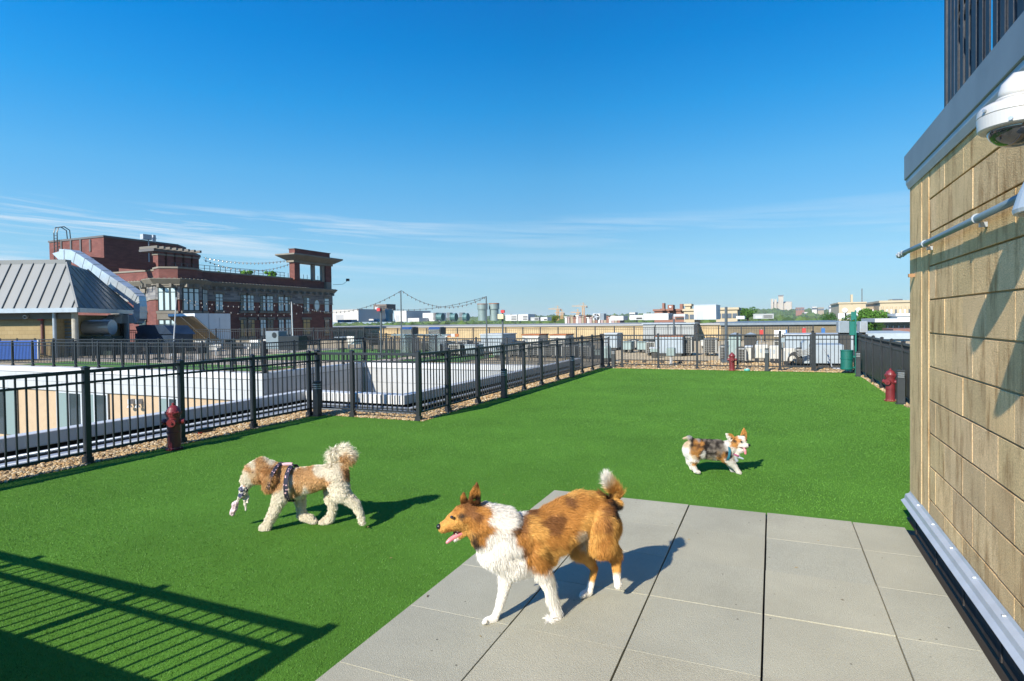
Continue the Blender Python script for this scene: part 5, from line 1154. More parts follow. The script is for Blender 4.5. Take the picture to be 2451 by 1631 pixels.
cabinet('big pale blue unit with vertical panels and rust stains in the middle of the roof',1569,1634,806,852,1.6,hvb,5,True)
cabinet('small grey green switch box on legs before the big pale unit',1556,1574,835,856,.35,hvg,1,name='switch_box',z0=.22)
x0,x1,y_,zt=spot(1603,1610,852,874); t=thing('vent_box','grey green meter box on a thick white stub post','vent',((x0+x1)/2,y_,0)); mb=MB(); mb.cyl(((x0+x1)/2,y_,0),((x0+x1)/2,y_,zt),.05,n=14); mb.build('post',wp,t); a=AY(1596,852,y_);b=AY(1616,852,y_); mb=MB(); mb.bbox(a[0],b[0],y_-.1,y_+.15,a[2],AY(1606,833,y_)[2],.01); mb.build('box',hvg,t)
condenser('tall dark condenser right of the big pale unit',1637,1655,806,851,.8)
condenser('tall wire guarded condenser with open gravel before it',1685,1714,811,851,.9)
condenser('low dark condenser just left of the far hydrant',1722,1741,829,865,.8)
condenser('low dark condenser just right of the far hydrant',1762,1784,834,870,.8)
cabinet('white end panel unit beside the low dark condensers',1785,1799,832,869,.6,hvw,1,z0=.08)
def minisplit(label,pl,pr,yt,yb):
    x0,x1,y,zt=spot(pl,pr,yt,yb); t=thing('heat_pump',label,'air conditioner',((x0+x1)/2,y,0),'cream heat pumps behind the far fence')
    mb=MB(); mb.bbox(x0,x1,y,y+.38,.14,zt,.025); mb.build('casing',hvw,t)
    mb=MB(); mb.box(x0+.02,x0+.05,y-.006,y-.001,.2,zt-.1); mb.build('seam',galv,t)
    w_=x1-x0; mb=MB(); mb.box(x0+w_*.4,x0+w_*.55,y-.008,y-.001,zt-.28,zt-.14); mb.build('badge',hvb,t)
    for x in (x0+.08,x1-.08): mb=MB(); mb.box(x-.06,x+.06,y-.03,y+.4,.0,.135); mb.build('foot',black,t)
minisplit('first cream heat pump right of the far hydrant',1806,1838,826,868); minisplit('second cream heat pump, behind the grey bollard',1842,1865,828,870); minisplit('third cream heat pump, left of the gate',1875,1903,834,876)
condenser('small dark condenser under the tangle of hoses',1905,1921,836,876,.5)
t=thing('hose_coil','tangled black and grey insulated hoses lying by the gate','hose',G(1897,878)); g=G(1897,878); mb=MB()
for k in range(5):
    r=.17+.02*k; mb.tube([(g[0]+r*math.cos(a)*.8+.02*k,g[1]-.15+.04*k,.22+r*math.sin(a)) for a in np.linspace(-.6,3.8,14)],.022,6)
mb.build('loops',coil,t); mb=MB()
for k in range(4): mb.tube([(g[0]+.1,g[1]-.1,.30+.05*k),(g[0]+.35,g[1]-.12,.42+.04*k),(g[0]+.6,g[1]-.1,.38+.09*k),(g[0]+.75,g[1]+.1,.6+.06*k)],.016,6)
mb.build('loose_hoses',wire,t)
t=thing('hose_coil','pale conduit snaking down to the gravel before the big steel box','hose',G(1990,884)); g=G(1990,884); mb=MB(); q=AY(1972,835,g[1]); mb.tube([tuple(q),tuple(AY(1980,846,g[1])),tuple(AY(1988,868,g[1])),(g[0]+.03,g[1],.03),(g[0]+.4,g[1]-.1,.02)],.022,8); mb.build('hose',galw,t)
# gabled duct house and the large steel box behind the gate
x0,x1,y_,zt=spot(1950,2020,826,880); t=thing('steel_duct_box','large sunlit blue grey steel duct box striped by fence shadows','duct',((x0+x1)/2,y_,0))
mb=MB(); mb.bbox(x0,x1,y_,y_+1.6,.12,zt,.015); mb.build('casing',hvb,t); mb=MB(); mb.box(x0+.1,x1-.1,y_+.1,y_+1.5,0,.119); mb.build('skid',coil,t)
a=AY(1920,822,y_+.3); b=AY(1937,822,y_+.3); mb=MB(); zr=AY(1928,815,y_+.3)[2]; ze=a[2]
mb.add([(a[0],y_+.3,.1),(b[0],y_+.3,.1),(b[0],y_+.3,ze),((a[0]+b[0])/2,y_+.3,zr),(a[0],y_+.3,ze)]+[(a[0],y_+1.6,.1),(b[0],y_+1.6,.1),(b[0],y_+1.6,ze),((a[0]+b[0])/2,y_+1.6,zr),(a[0],y_+1.6,ze)],[(0,1,2,3,4),(9,8,7,6,5)]+[(i,(i+1)%5,5+(i+1)%5,5+i) for i in range(5)]); mb.build('gabled_hood',hvb,t)
mb=MB(); mb.add([(b[0]+.02,y_+.25,ze-.05),(b[0]+.02,y_+.25,.12),(x0-.005,y_+.25,.12),(x0-.005,y_+.25,zt-.02),(b[0]+.02,y_+1.5,ze-.05),(b[0]+.02,y_+1.5,.12),(x0-.005,y_+1.5,.12),(x0-.005,y_+1.5,zt-.02)],[(0,1,2,3),(7,6,5,4),(0,3,7,4)]); mb.build('link_duct',hvb,t)
cabinet('long pale steel unit behind the duct box, under the wall top condenser',1880,2055,803,850,2.0,hvb,6,y=26.5)
for pl,pr,lb in ((1741,1775,'left small silver roofed shed behind the condensers'),(1779,1813,'right small silver roofed shed behind the condensers')):
    x0=AY(pl,815,26)[0];x1=AY(pr,815,26)[0];zt=AY(pl,797,26)[2]; ze=AY(pl,803,26)[2]; t=thing('vent_shed',lb,'vent',((x0+x1)/2,26,0)); mb=MB(); mb.box(x0+.05,x1-.05,26,26.8,0,ze); mb.build('body',hvg if 'left' in lb else coil,t)
    mb=MB(); mb.add([(x0,25.9,ze),(x1,25.9,ze),(x1,26.9,ze),(x0,26.9,ze),(x0+.25,26.4,zt),(x1-.25,26.4,zt)],[(0,1,5,4),(1,2,5),(2,3,4,5),(3,0,4),(0,3,2,1)]); mb.build('roof',hvb,t)
# the pair of units standing above the fence line
def louv(label,pl,pr,yt,yb,y,face):
    x0=AY(pl,yb,y)[0];x1=AY(pr,yb,y)[0];z0=AY(pl,yb,y)[2];zt=AY(pl,yt,y)[2]; t=thing('wall_top_unit',label,'air conditioner',((x0+x1)/2,y,0))
    mb=MB(); mb.bbox(x0,x1,y,y+.8,z0,zt,.015); mb.build('casing',hvb,t); n=13
    for k in range(n): q=z0+(zt-z0)*(k+.25)/n; mb=MB(); mb.box(x0+.03,x1-.03,y-.02,y-.001,q,q+(zt-z0)/n*.5); mb.build('slat',face,t)
    mb=MB(); mb.box(x0+.05,x1-.05,y+.1,y+.7,0,z0-.001); mb.build('stand',coil,t)
louv('pale finned condenser standing above the far fence left of the green post',2007,2041,770,797,24,hvb); louv('louvred unit half hidden behind the green post',2058,2077,770,796,25,galw)
# coloured banners hung on the long far fence
bl=mat('banner_blue',(.02,.11,.30),.7); rd=mat('banner_red',(.38,.035,.03),.7)
for k,(pl,pr,yt,yb,m_,lb) in enumerate(((1818,1827,790,803,rd,'small red panel on the far fence, left of the white one'),(1853,1880,791,806,fabw,'wide white panel on the far fence'),(1880,1884,790,803,bl,'narrow blue strip beside the white panel'),(1920,1929,786,801,rd,'red panel on the far fence right of the white one'),(1966,1975,786,799,bl,'blue panel on the far fence near the wall top condenser'))):
    a=AY(pl,yb,43);b=AY(pr,yb,43);zt=AY(pl,yt,43)[2]; t=thing('fence_banner',lb,'banner',((a[0]+b[0])/2,43,0)); c=(a[0]+b[0])/2; r=(b[0]-a[0])/2
    mb=MB(); mb.box(c-r,c+r,43,43.12,a[2],zt); mb.build('cloth',m_,t); mb=MB(); mb.cyl((c,43.16,-.03),(c,43.16,zt+.05),.03,n=6); mb.build('pole',galv,t)
# plant in the middle, seen through the receding fence
cabinet('blue grey unit beyond the end wall of the light well',1150,1205,802,828,1.6,hvb,4,y=27)
for k,(pl,pr,lb) in enumerate(((1250,1290,'low unit with rusty top left of the two on the middle roof'),(1316,1354,'low unit with rusty top right of the two on the middle roof'))): cabinet(lb,pl,pr,803,826,1.3,hvw,3,True,y=27+k)
for k,(pl,pr,lb) in enumerate(((1040,1060,'dark condenser on the gravel right of the grills'),(1075,1100,'dark condenser second from the grills'),(1112,1140,'pale condenser between dark ones beyond the end wall'),(1218,1242,'dark condenser right of the blue grey unit'),(1262,1288,'dark condenser behind the third fence bay'),(1300,1330,'dark condenser behind the fourth fence bay'),(1345,1375,'dark wide condenser behind the receding fence'),(1385,1412,'dark condenser close to the far left bollard'))):
    condenser(lb,pl,pr,824+k*.6,852+k,.8,hvb if k in (2,) else None,grp='condensers on the middle roof')
for k,(pl,pr,lb) in enumerate(((1180,1200,'little green grey box unit low on the middle roof'),(1420,1436,'little green grey box unit beside the far corner post'))): condenser(lb,pl,pr,838,858,.5,hvg)
t=thing('tripod_sign','orange and white striped barrier board on the middle roof','barrier',G(1080,838)); g=G(1080,838)
for k in range(4): mb=MB(); mb.box(g[0]-.5+.25*k,g[0]-.26+.25*k,g[1],g[1]+.03,.75,.92); mb.build('stripe',rust if k%2 else wp,t)
for x in (-.4,.4): mb=MB(); mb.box(g[0]+x-.02,g[0]+x+.02,g[1]+.031,g[1]+.06,0,.92); mb.build('leg',wp,t)
# thick pipe run on the gravel
t=thing('cable_tray','low pipe run on blocks across the gravel behind the fence','pipe',G(1560,870)); mb=MB(); a=G(1480,868);b=G(1700,868); mb.tube([(a[0],a[1],.1),(b[0],a[1],.1)],.02,8); mb.build('pipe',coil,t)
for k in range(5): mb=MB(); x=a[0]+(b[0]-a[0])*(k+.5)/5; mb.box(x-.06,x+.06,a[1]-.08,a[1]+.08,-.02,.07); mb.build('block',coil,t)

ORD2=('first','second','third','fourth','fifth','sixth','seventh','eighth','ninth','tenth')
for k in range(10):
    px_=1010+k*42+RS.uniform(-6,6); yb_=843+RS.uniform(-2,2); condenser(f"{ORD2[k]} condenser from the left in the back row across the middle roof",px_,px_+RS.uniform(16,26),yb_-RS.uniform(20,27),yb_,.8,(None,hvg,None,hvb)[k%4],grp='back row condensers on the middle roof')
for k in range(8):
    px_=1448+k*58+RS.uniform(-6,6); yb_=836+RS.uniform(-2,1); condenser(f"{ORD2[k]} condenser from the left in the farthest row behind the far fence",px_,px_+RS.uniform(16,24),yb_-RS.uniform(18,24),yb_,.8,(hvw,None,hvb,None)[k%4],grp='farthest row of condensers')
# ================================================================ DOGS
class Pose:
    """upright plane through a dog; s = metres towards the viewer's side"""
    def __init__(s,p0,u,zx,zy,k):
        s.p0=np.array([p0[0],p0[1],0.]); s.u=np.array([u[0],u[1],0.])/np.hypot(*u); n=np.array([s.u[1],-s.u[0],0.])
        if n@(-s.p0)<0: n=-n
        s.n=n; s.zx,s.zy,s.k=zx,zy,k
    def __call__(s,a,b,off=0.):
        d=ray(s.zx+a*s.k,s.zy+b*s.k); O=np.array([0,0,EYE]); t=(off+(s.p0-O)@s.n)/(d@s.n); return O+t*d
    def inv(s,P): # world -> reading coordinates on the plane
        v=P-np.array([0,0,EYE]); Z=v@_f; px=1225.5+FPX*(v@_R)/Z; py=CYP+FPX*(v@_D)/Z; return np.stack([(px-s.zx)/s.k,(py-s.zy)/s.k],-1)
def capsule(mb,p0,r0,p1,r1,n=14,m=5):
    p0=np.array(p0);p1=np.array(p1); d=p1-p0; L_=np.linalg.norm(d)
    d=d/L_ if L_>1e-6 else np.array([0,0,1.]); a=np.cross(d,[0.3,.1,1]); 
    if np.linalg.norm(a)<1e-3: a=np.cross(d,[1,0,0])
    a/=np.linalg.norm(a); b=np.cross(d,a); rings=[]
    for i in range(m+1):
        t=-math.pi/2+math.pi/2*i/m; rings.append((p0+d*r0*math.sin(t),max(1e-4,r0*math.cos(t))))
    for i in range(m+1):
        t=math.pi/2*i/m; rings.append((p1+d*r1*math.sin(t),max(1e-4,r1*math.cos(t))))
    vs=[];fs=[]
    for c,r in rings:
        for k in range(n): t=2*math.pi*k/n; vs.append(c+(a*math.cos(t)+b*math.sin(t))*r)
    for i in range(len(rings)-1):
        for k in range(n): fs.append((i*n+k,i*n+(k+1)%n,(i+1)*n+(k+1)%n,(i+1)*n+k))
    fs+=[tuple(range(n-1,-1,-1)),tuple(range((len(rings)-1)*n,len(rings)*n))]
    mb.add(vs,fs)
def grow(mb,voxel,it):
    me=bpy.data.meshes.new('tmp'); me.from_pydata([tuple(v) for v in mb.v],[],mb.f); o=bpy.data.objects.new('tmp',me); COL.objects.link(o)
    r=o.modifiers.new('r','REMESH'); r.mode='VOXEL'; r.voxel_size=voxel; s_=o.modifiers.new('s','SMOOTH'); s_.factor=.5; s_.iterations=it
    bpy.context.view_layer.update(); dg=bpy.context.evaluated_depsgraph_get(); m=bpy.data.meshes.new_from_object(o.evaluated_get(dg)); bpy.data.objects.remove(o); return m
def wob(P,sc,seed): # cheap smooth noise on points, vectorised
    o=np.zeros(len(P)); rs=np.random.RandomState(seed)
    for k in range(6):
        w_=rs.normal(size=3)*sc*(1+.7*k); o+=np.sin(P@w_+rs.uniform(0,6.28))/(1+.5*k)
    return o/2.2
def paint(pose,P,seeds,jit=14.,blend=.0,seed=3,fine=0.):
    q=pose.inv(P); q=q+np.stack([wob(P,22,seed),wob(P,22,seed+1)],-1)*jit
    if fine: q=q+RS.normal(size=q.shape)*fine
    S=np.array([[s[0],s[1]] for s in seeds],float); C=np.array([s[2] for s in seeds],float)
    d=((q[:,None,:]-S[None])**2).sum(-1)**.5; w_=np.exp(-(d-d.min(1,keepdims=True))/9.); w_/=w_.sum(1,keepdims=True); return w_@C
def fur(name,me,pose,seeds,n,lenf,parent,comb,curl=0.,width=.0016,lift=.45,seed=5,jit=14.,mat_=None,dark=.62,fine=6.):
    rs=np.random.RandomState(seed); me.calc_loop_triangles(); nv=len(me.vertices); co=np.empty(nv*3,np.float32); me.vertices.foreach_get('co',co); co=co.reshape(-1,3).astype(float)
    no=np.empty(nv*3,np.float32); me.vertices.foreach_get('normal',no); no=no.reshape(-1,3).astype(float)
    T=np.empty(len(me.loop_triangles)*3,np.int32); me.loop_triangles.foreach_get('vertices',T); T=T.reshape(-1,3)
    A=co[T]; ar=np.linalg.norm(np.cross(A[:,1]-A[:,0],A[:,2]-A[:,0]),axis=1); f=rs.choice(len(T),n,p=ar/ar.sum()); r1=np.sqrt(rs.rand(n,1)); r2=rs.rand(n,1)
    w0,w1,w2=1-r1,r1*(1-r2),r1*r2; P=A[f,0]*w0+A[f,1]*w1+A[f,2]*w2; Nn=no[T[f,0]]*w0+no[T[f,1]]*w1+no[T[f,2]]*w2; Nn/=np.linalg.norm(Nn,axis=1,keepdims=True)
    q=pose.inv(P); Ln,lf=lenf(q,P); Ln=Ln*rs.uniform(.6,1.25,n)
    cb=comb(q,P); cb=cb-Nn*(cb*Nn).sum(1,keepdims=True); cb/=np.linalg.norm(cb,axis=1,keepdims=True)+1e-6
    sw=np.stack([wob(P,30,21),wob(P,30,22),wob(P,30,23)],-1)*(.10 if curl<.2 else .35)
    d=Nn*lf[:,None]+cb+sw+rs.normal(size=(n,3))*(.12+curl); d/=np.linalg.norm(d,axis=1,keepdims=True)
    g=np.array([0,0,-.35]); p1=P+d*(Ln*.5)[:,None]; d2=d+g+cb*.3+rs.normal(size=(n,3))*(.08+curl*1.3); d2-=Nn*np.minimum(0,(d2*Nn).sum(1,keepdims=True)); d2/=np.linalg.norm(d2,axis=1,keepdims=True); p2=p1+d2*(Ln*.5)[:,None]
    sd=np.cross(d,Nn+rs.normal(size=(n,3))*.4); sd/=np.linalg.norm(sd,axis=1,keepdims=True)+1e-9; w_=(width*rs.uniform(.7,1.4,n))[:,None]
    P=P-Nn*.002; a0,a1=P-sd*w_,P+sd*w_; b0,b1=p1-sd*w_*.8,p1+sd*w_*.8
    V=np.stack([a0,a1,b1,a0,b1,b0,b0,b1,p2],1).reshape(-1,3)
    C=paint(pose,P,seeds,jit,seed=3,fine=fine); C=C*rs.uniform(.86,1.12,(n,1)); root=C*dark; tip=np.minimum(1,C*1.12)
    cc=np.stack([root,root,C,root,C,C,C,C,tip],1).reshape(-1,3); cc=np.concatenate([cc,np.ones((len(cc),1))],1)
    V=V-np.array(parent['org']); return trimesh(name,V,cc,mat_,parent)
furm=attr_mat('fur',.62,.22); skinm=attr_mat('coat_under',.8,.1)
def finish_body(me,pose,seeds,t,jit=14.,name='body'):
    co=np.empty(len(me.vertices)*3,np.float32); me.vertices.foreach_get('co',co); P=co.reshape(-1,3).astype(float)
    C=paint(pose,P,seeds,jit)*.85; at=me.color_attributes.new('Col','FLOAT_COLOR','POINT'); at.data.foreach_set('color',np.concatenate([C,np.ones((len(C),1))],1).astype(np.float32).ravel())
    me.materials.clear(); me.materials.append(skinm); me.polygons.foreach_set('use_smooth',[True]*len(me.polygons)); org=np.array(t['org'])
    o=bpy.data.objects.new(name,me); COL.objects.link(o); o.parent=t
    me2=me.copy(); me.vertices.foreach_set('co',(P-org).astype(np.float32).ravel()); me.update(); o.data=me; return me2
nosem=mat('dog_nose',(.012,.011,.011),.3,0,spec=.6); eyem=mat('dog_eye',(.02,.012,.008),.08,0,spec=.8,coat=1.); tonguem=mat('dog_tongue',(.62,.20,.22),.35,0,var=.1,spec=.5); mouthm=mat('dog_mouth',(.12,.02,.025),.5); toothm=mat('dog_tooth',(.75,.72,.62),.3)
W=(.84,.80,.71); Gd=(.63,.335,.085); T_=(.46,.205,.046); B_=(.21,.088,.028); K=(.022,.018,.015)
def softpart(prims,name,m,t,voxel=.004,it=4,smooth=True):
    mb=MB()
    for p in prims: capsule(mb,*p)
    me=grow(mb,voxel,it); P=np.empty(len(me.vertices)*3,np.float32); me.vertices.foreach_get('co',P); P=P.reshape(-1,3)-np.array(t['org']); me.vertices.foreach_set('co',P.astype(np.float32).ravel()); me.materials.clear(); me.materials.append(m); me.polygons.foreach_set('use_smooth',[True]*len(me.polygons)); me.update()
    o=bpy.data.objects.new(name,me); COL.objects.link(o); o.parent=t; return o
def ear(name,pts,th,pose,seeds,t,n=2500,L_=.012,curl=.0,wd=.0013):
    """pts: world points base-left, base-right, mid-right, tip, mid-left"""
    mb=MB()
    P=[np.array(p) for p in pts]; c=sum(P)/len(P)
    for i in range(len(P)): capsule(mb,P[i],th,P[(i+1)%len(P)],th,8,3)
    for p in P: capsule(mb,p,th,c,th*1.1,8,3)
    me=grow(mb,.004,3); me2=finish_body(me,pose,seeds,t,3.,name)
    fur(name+'_hair',me2,pose,seeds,n,lambda q,P:(np.full(len(P),L_),np.full(len(P),.3)),t,lambda q,P:np.tile((P_tip-P_base),(len(P),1)) if False else np.tile(np.array([0,0,1.])*(1 if P[0][2] else 1),(len(P),1)),curl,wd,mat_=furm,jit=3.,fine=2.)
# ------------------------------------------------------------ collie
k1=560/2091
pc=Pose((-1.134,3.044),(-.631,-.775),1000,1100,k1)
col=thing('collie','large brown and white long haired collie stepping across the pavers with its mouth open','dog',(-1.1,3.15,0))
c=pc
N_,F_s=.062,-.062
prims=[(c(760,720),.118,c(960,690),.125),(c(960,690),.125,c(1200,650),.122),(c(1200,650),.120,c(1420,520),.105),(c(1420,510),.105,c(1600,500),.110),(c(1600,520),.110,c(1660,600),.095),
 (c(1180,560),.085,c(1330,470),.080),(c(1330,470),.080,c(1450,415),.080),(c(1450,415),.080,c(1560,425),.080),
 (c(700,800),.098,c(860,870),.108),(c(860,870),.108,c(1080,830),.098),
 (c(740,610),.112,c(580,540),.088),(c(580,540),.088,c(480,500),.066),(c(620,700),.075,c(520,610),.060),
 (c(470,500),.060,c(400,500),.053),(c(400,510),.053,c(320,550),.041),(c(330,560),.040,c(228,607),.027),(c(440,560),.045,c(330,590),.028),
 (c(440,610),.035,c(390,670),.017),(c(390,672),.017,c(325,712),.011),
 # near front leg
 (c(1010,800,N_),.070,c(1090,960,N_),.055),(c(1090,960,N_),.052,c(1170,1150,N_),.030),(c(1170,1150,N_),.029,c(1228,1320,N_),.021),(c(1228,1320,N_),.021,c(1238,1400,N_),.020),(c(1238,1410,N_),.021,c(1195,1432,N_),.021),
 # far front leg
 (c(820,860,F_s),.065,c(800,1010,F_s),.046),(c(800,1010,F_s),.042,c(765,1180,F_s),.029),(c(765,1180,F_s),.028,c(725,1330,F_s),.021),(c(725,1330,F_s),.021,c(690,1410,F_s),.021),(c(690,1425,F_s),.022,c(615,1448,F_s),.022),
 # near hind leg
 (c(1610,560,N_*.8),.105,c(1640,730,N_),.085),(c(1640,730,N_),.080,c(1740,830,N_),.042),(c(1740,830,N_),.044,c(1772,900,N_),.032),(c(1772,900,N_),.029,c(1782,1060,N_),.021),(c(1782,1060,N_),.021,c(1790,1120,N_),.023),
 # far hind leg
 (c(1500,640,F_s),.085,c(1440,800,F_s),.055),(c(1440,800,F_s),.045,c(1580,975,F_s),.022),(c(1580,975,F_s),.021,c(1548,1110,F_s),.018),(c(1548,1110,F_s),.019,c(1530,1180,F_s),.019),(c(1535,1185,F_s),.021,c(1480,1212,F_s),.022),
 # tail
 (c(1660,420),.045,c(1765,400),.030),(c(1765,400),.028,c(1780,310),.024),(c(1780,310),.023,c(1725,230),.022),(c(1725,230),.022,c(1688,175),.014)]
# toes
for (a,b,s) in ((1185,1442,N_),(600,1458,F_s),(1472,1222,F_s)):
    for q in (-.022,-.007,.008,.023): prims.append((c(a+12,b-8,s+q),.011,c(a-16,b+4,s+q),.0095))
mb=MB()
for p in prims: capsule(mb,*p)
me=grow(mb,.0085,5)
CS=[(230,600,Gd),(300,585,Gd),(380,580,Gd),(250,630,T_),(430,620,Gd),(330,530,Gd),(360,470,T_),(330,720,W),(400,690,Gd),(420,420,B_),(440,470,B_),(390,500,K),(420,540,T_),(400,440,T_),(480,420,B_),(520,520,B_),(480,600,T_),(560,560,T_),(600,500,T_),(560,460,T_),(600,620,T_),(560,680,T_),(500,690,K),(520,740,K),(455,680,Gd),(470,730,Gd),
(620,410,W),(660,450,W),(740,440,W),(830,430,W),(640,540,W),(700,520,W),(800,520,W),(890,470,W),(640,700,W),(700,820,W),(800,850,W),(600,800,W),(850,560,W),(820,700,W),(880,800,W),(780,1000,W),(920,900,W),(1000,990,W),(560,780,W),(860,950,W),(660,960,W),
(760,1100,W),(700,1250,W),(600,1430,W),(700,1400,W),(1150,1100,W),(1200,1300,W),(1215,1430,W),(1170,1010,W),(1240,1150,W),(1060,1010,W),(1110,1040,W),
(960,430,K),(1010,470,B_),(1050,420,B_),(930,560,B_),(880,620,B_),(900,690,T_),(1000,560,Gd),(1060,660,Gd),(1000,760,T_),(960,800,B_),(1100,820,Gd),(1000,890,T_),(1080,930,T_),(1120,960,T_),(1140,560,B_),(1180,620,B_),(1170,740,T_),(1100,500,T_),(1200,450,T_),(1250,380,T_),(1330,320,Gd),(1430,265,Gd),(1520,280,Gd),(1600,310,Gd),(1330,400,B_),(1430,400,T_),(1300,480,T_),(1240,540,B_),(1400,500,T_),(1530,400,T_),(1350,620,T_),(1280,720,T_),(1230,820,Gd),(1200,900,Gd),(1250,960,Gd),(1370,740,Gd),(1480,560,Gd),(1620,400,T_),(1660,350,B_),(1700,380,K),(1760,410,K),(1740,470,K),(1690,450,B_),(1560,520,Gd),(1620,560,T_),(1680,560,B_),(1720,540,Gd),(1780,600,Gd),(1780,720,Gd),(1600,660,Gd),(1550,770,Gd),(1680,830,T_),(1650,700,T_),(1740,780,Gd),(1440,690,(.6,.5,.36)),(1470,760,(.6,.5,.36)),
(1785,340,Gd),(1760,270,Gd),(1740,230,(.65,.5,.3)),(1700,195,W),(1680,150,W),(1660,240,W),(1440,850,Gd),(1520,930,Gd),(1585,980,T_),(1565,1060,Gd),(1545,1120,W),(1500,1200,W),(1750,880,T_),(1775,980,Gd),(1785,1050,W),(1790,1120,W)]
me2=finish_body(me,pc,CS,col,12.)
tail_dir=-pc.u
def clen(q,P):
    x,y=q[:,0],q[:,1]; L_=np.full(len(q),.040); lf=np.full(len(q),.22)
    head=(x<470)|((x<560)&(y<470)); L_=np.where(head,.012,L_); L_=np.where((x>=470)&(x<640)&~head,.036,L_)
    mane=(x>600)&(x<960)&(y<1050); L_=np.where(mane,.034,L_); lf=np.where(mane,.20,lf)
    low=(y>1060)&(x<1300); L_=np.where(low,.013,L_); feath=(y>1000)&(y<1250)&(x>1140)&(x<1300); L_=np.where(feath,.028,L_)
    L_=np.where((x>1400)&(x<1700)&(y>900),.010,L_); L_=np.where((x>1700)&(y>860),.012,L_); L_=np.where((y>1370),.004,L_)
    tr=(x>1640)&(y>480)&(y<840); L_=np.where(tr,.038,L_); tl=(x>1640)&(y<360); L_=np.where(tl,.055,L_); lf=np.where(tl,.5,lf); lf=np.where(tr,.4,lf)
    L_=np.where((x>1150)&(x<1420)&(y>800),.05,L_)
    return L_,lf
def ccomb(q,P):
    x,y=q[:,0],q[:,1]; d=np.tile(-pc.u*1.0+np.array([0,0,-.55]),(len(q),1)); m=(x<1000)&(y>650); d[m]=-pc.u*.25+np.array([0,0,-1.]); m=(y>950); d[m]=np.array([0,0,-1.])-pc.u*.2
    m=(x>1500)&(y>500); d[m]=np.array([0,0,-1.])-pc.u*.35; m=(x>1640)&(y<360); d[m]=np.array([0,0,1.])+pc.u*.15; return d
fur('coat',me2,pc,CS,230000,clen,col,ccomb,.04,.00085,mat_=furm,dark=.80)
for nm,base,tip,mid,s in (('ear',(505,385),(528,228),(510,300),.035),('ear',(418,390),(410,318),(405,350),-.03)):
    b0=c(base[0]-42,base[1],s);b1=c(base[0]+42,base[1]+10,s);m0=c(mid[0]-32,mid[1]+5,s);m1=c(mid[0]+38,mid[1],s);tp=c(tip[0],tip[1],s)
    if s<0: b0=c(base[0]-18,base[1],s);b1=c(base[0]+25,base[1],s);m0=c(mid[0]-10,mid[1],s);m1=c(mid[0]+18,mid[1],s)
    ES=[(base[0],base[1],B_),(base[0]+20,base[1]-20,K),(mid[0],mid[1],T_),(mid[0]+30,mid[1]-10,Gd),(tip[0],tip[1],B_)]
    ear(nm,[b0,b1,m1,tp,m0],.0065,pc,ES,col,2600,.013)
softpart([(c(190,602),.0145,c(200,612),.012)],'nose',nosem,col); 
for s in (.036,-.036): softpart([(c(303,517,s),.0085,c(307,518,s*1.05),.0085)],'eye',eyem,col,.0025,1)
softpart([(c(385,655),.018,c(330,690),.014),(c(330,690),.013,c(285,722),.011),(c(285,722),.011,c(262,742),.008)],'tongue',tonguem,col,.0035,3)
softpart([(c(400,625),.020,c(340,655),.014)],'mouth',mouthm,col,.004,2)
mb=MB()
for a,b in ((345,632),(355,642),(365,650),(342,660),(352,668)): mb.cyl(c(a,b,.012),c(a-2,b+13,.012),.0035,.001,6)
mb.build('teeth',toothm,col)
# ------------------------------------------------------------ curly dog
k2=520/2357
pd=Pose((-3.31,3.72),(-.918,-.397),520,1040,k2)
dd=thing('doodle','curly cream and apricot dog walking left over the turf with a toy in its mouth','dog',(-3.3,3.72,0))
c=pd; N_,F_s=.065,-.065
Cw=(.80,.735,.57); Ap=(.60,.36,.155); Ab=(.43,.215,.075)
prims=[(c(760,500),.100,c(880,510),.105),(c(880,510),.105,c(1020,490),.098),(c(1020,490),.098,c(1180,450),.085),(c(1180,450),.085,c(1300,430),.088),(c(880,590),.075,c(760,600),.065),
 (c(740,440),.072,c(640,420),.070),(c(590,420),.080,c(480,385),.088),(c(480,400),.092,c(410,410),.080),(c(400,450),.062,c(325,490),.048),(c(325,500),.046,c(312,545),.032),
 (c(560,410,.075),.042,c(570,480,.095),.050),(c(570,480,.095),.048,c(555,560,.09),.040),(c(440,330),.045,c(480,320),.05),
 (c(740,560,N_*.7),.075,c(690,690,N_),.058),(c(690,690,N_),.048,c(610,850,N_),.035),(c(610,850,N_),.034,c(545,985,N_),.029),(c(545,1000,N_),.030,c(490,1012,N_),.026),
 (c(880,640,F_s),.055,c(905,760,F_s),.036),(c(905,760,F_s),.034,c(915,880,F_s),.030),(c(915,880,F_s),.034,c(1010,915,F_s),.030),(c(1010,915,F_s),.030,c(1050,945,F_s),.022),
 (c(1300,480,N_*.6),.088,c(1340,640,N_),.072),(c(1340,640,N_),.058,c(1500,760,N_),.035),(c(1500,760,N_),.033,c(1550,860,N_),.026),(c(1550,860,N_),.025,c(1572,960,N_),.021),
 (c(1240,560,F_s),.058,c(1225,700,F_s),.043),(c(1225,700,F_s),.038,c(1260,800,F_s),.031),(c(1260,800,F_s),.030,c(1225,910,F_s),.028),(c(1225,915,F_s),.032,c(1140,960,F_s),.027),
 (c(1310,400),.040,c(1375,330),.030),(c(1375,330),.030,c(1420,240),.028),(c(1420,240),.028,c(1360,170),.026),(c(1360,170),.024,c(1260,190),.020),(c(1260,190),.018,c(1225,235),.012)]
mb=MB()
for p in prims: capsule(mb,*p)
me=grow(mb,.0095,4)
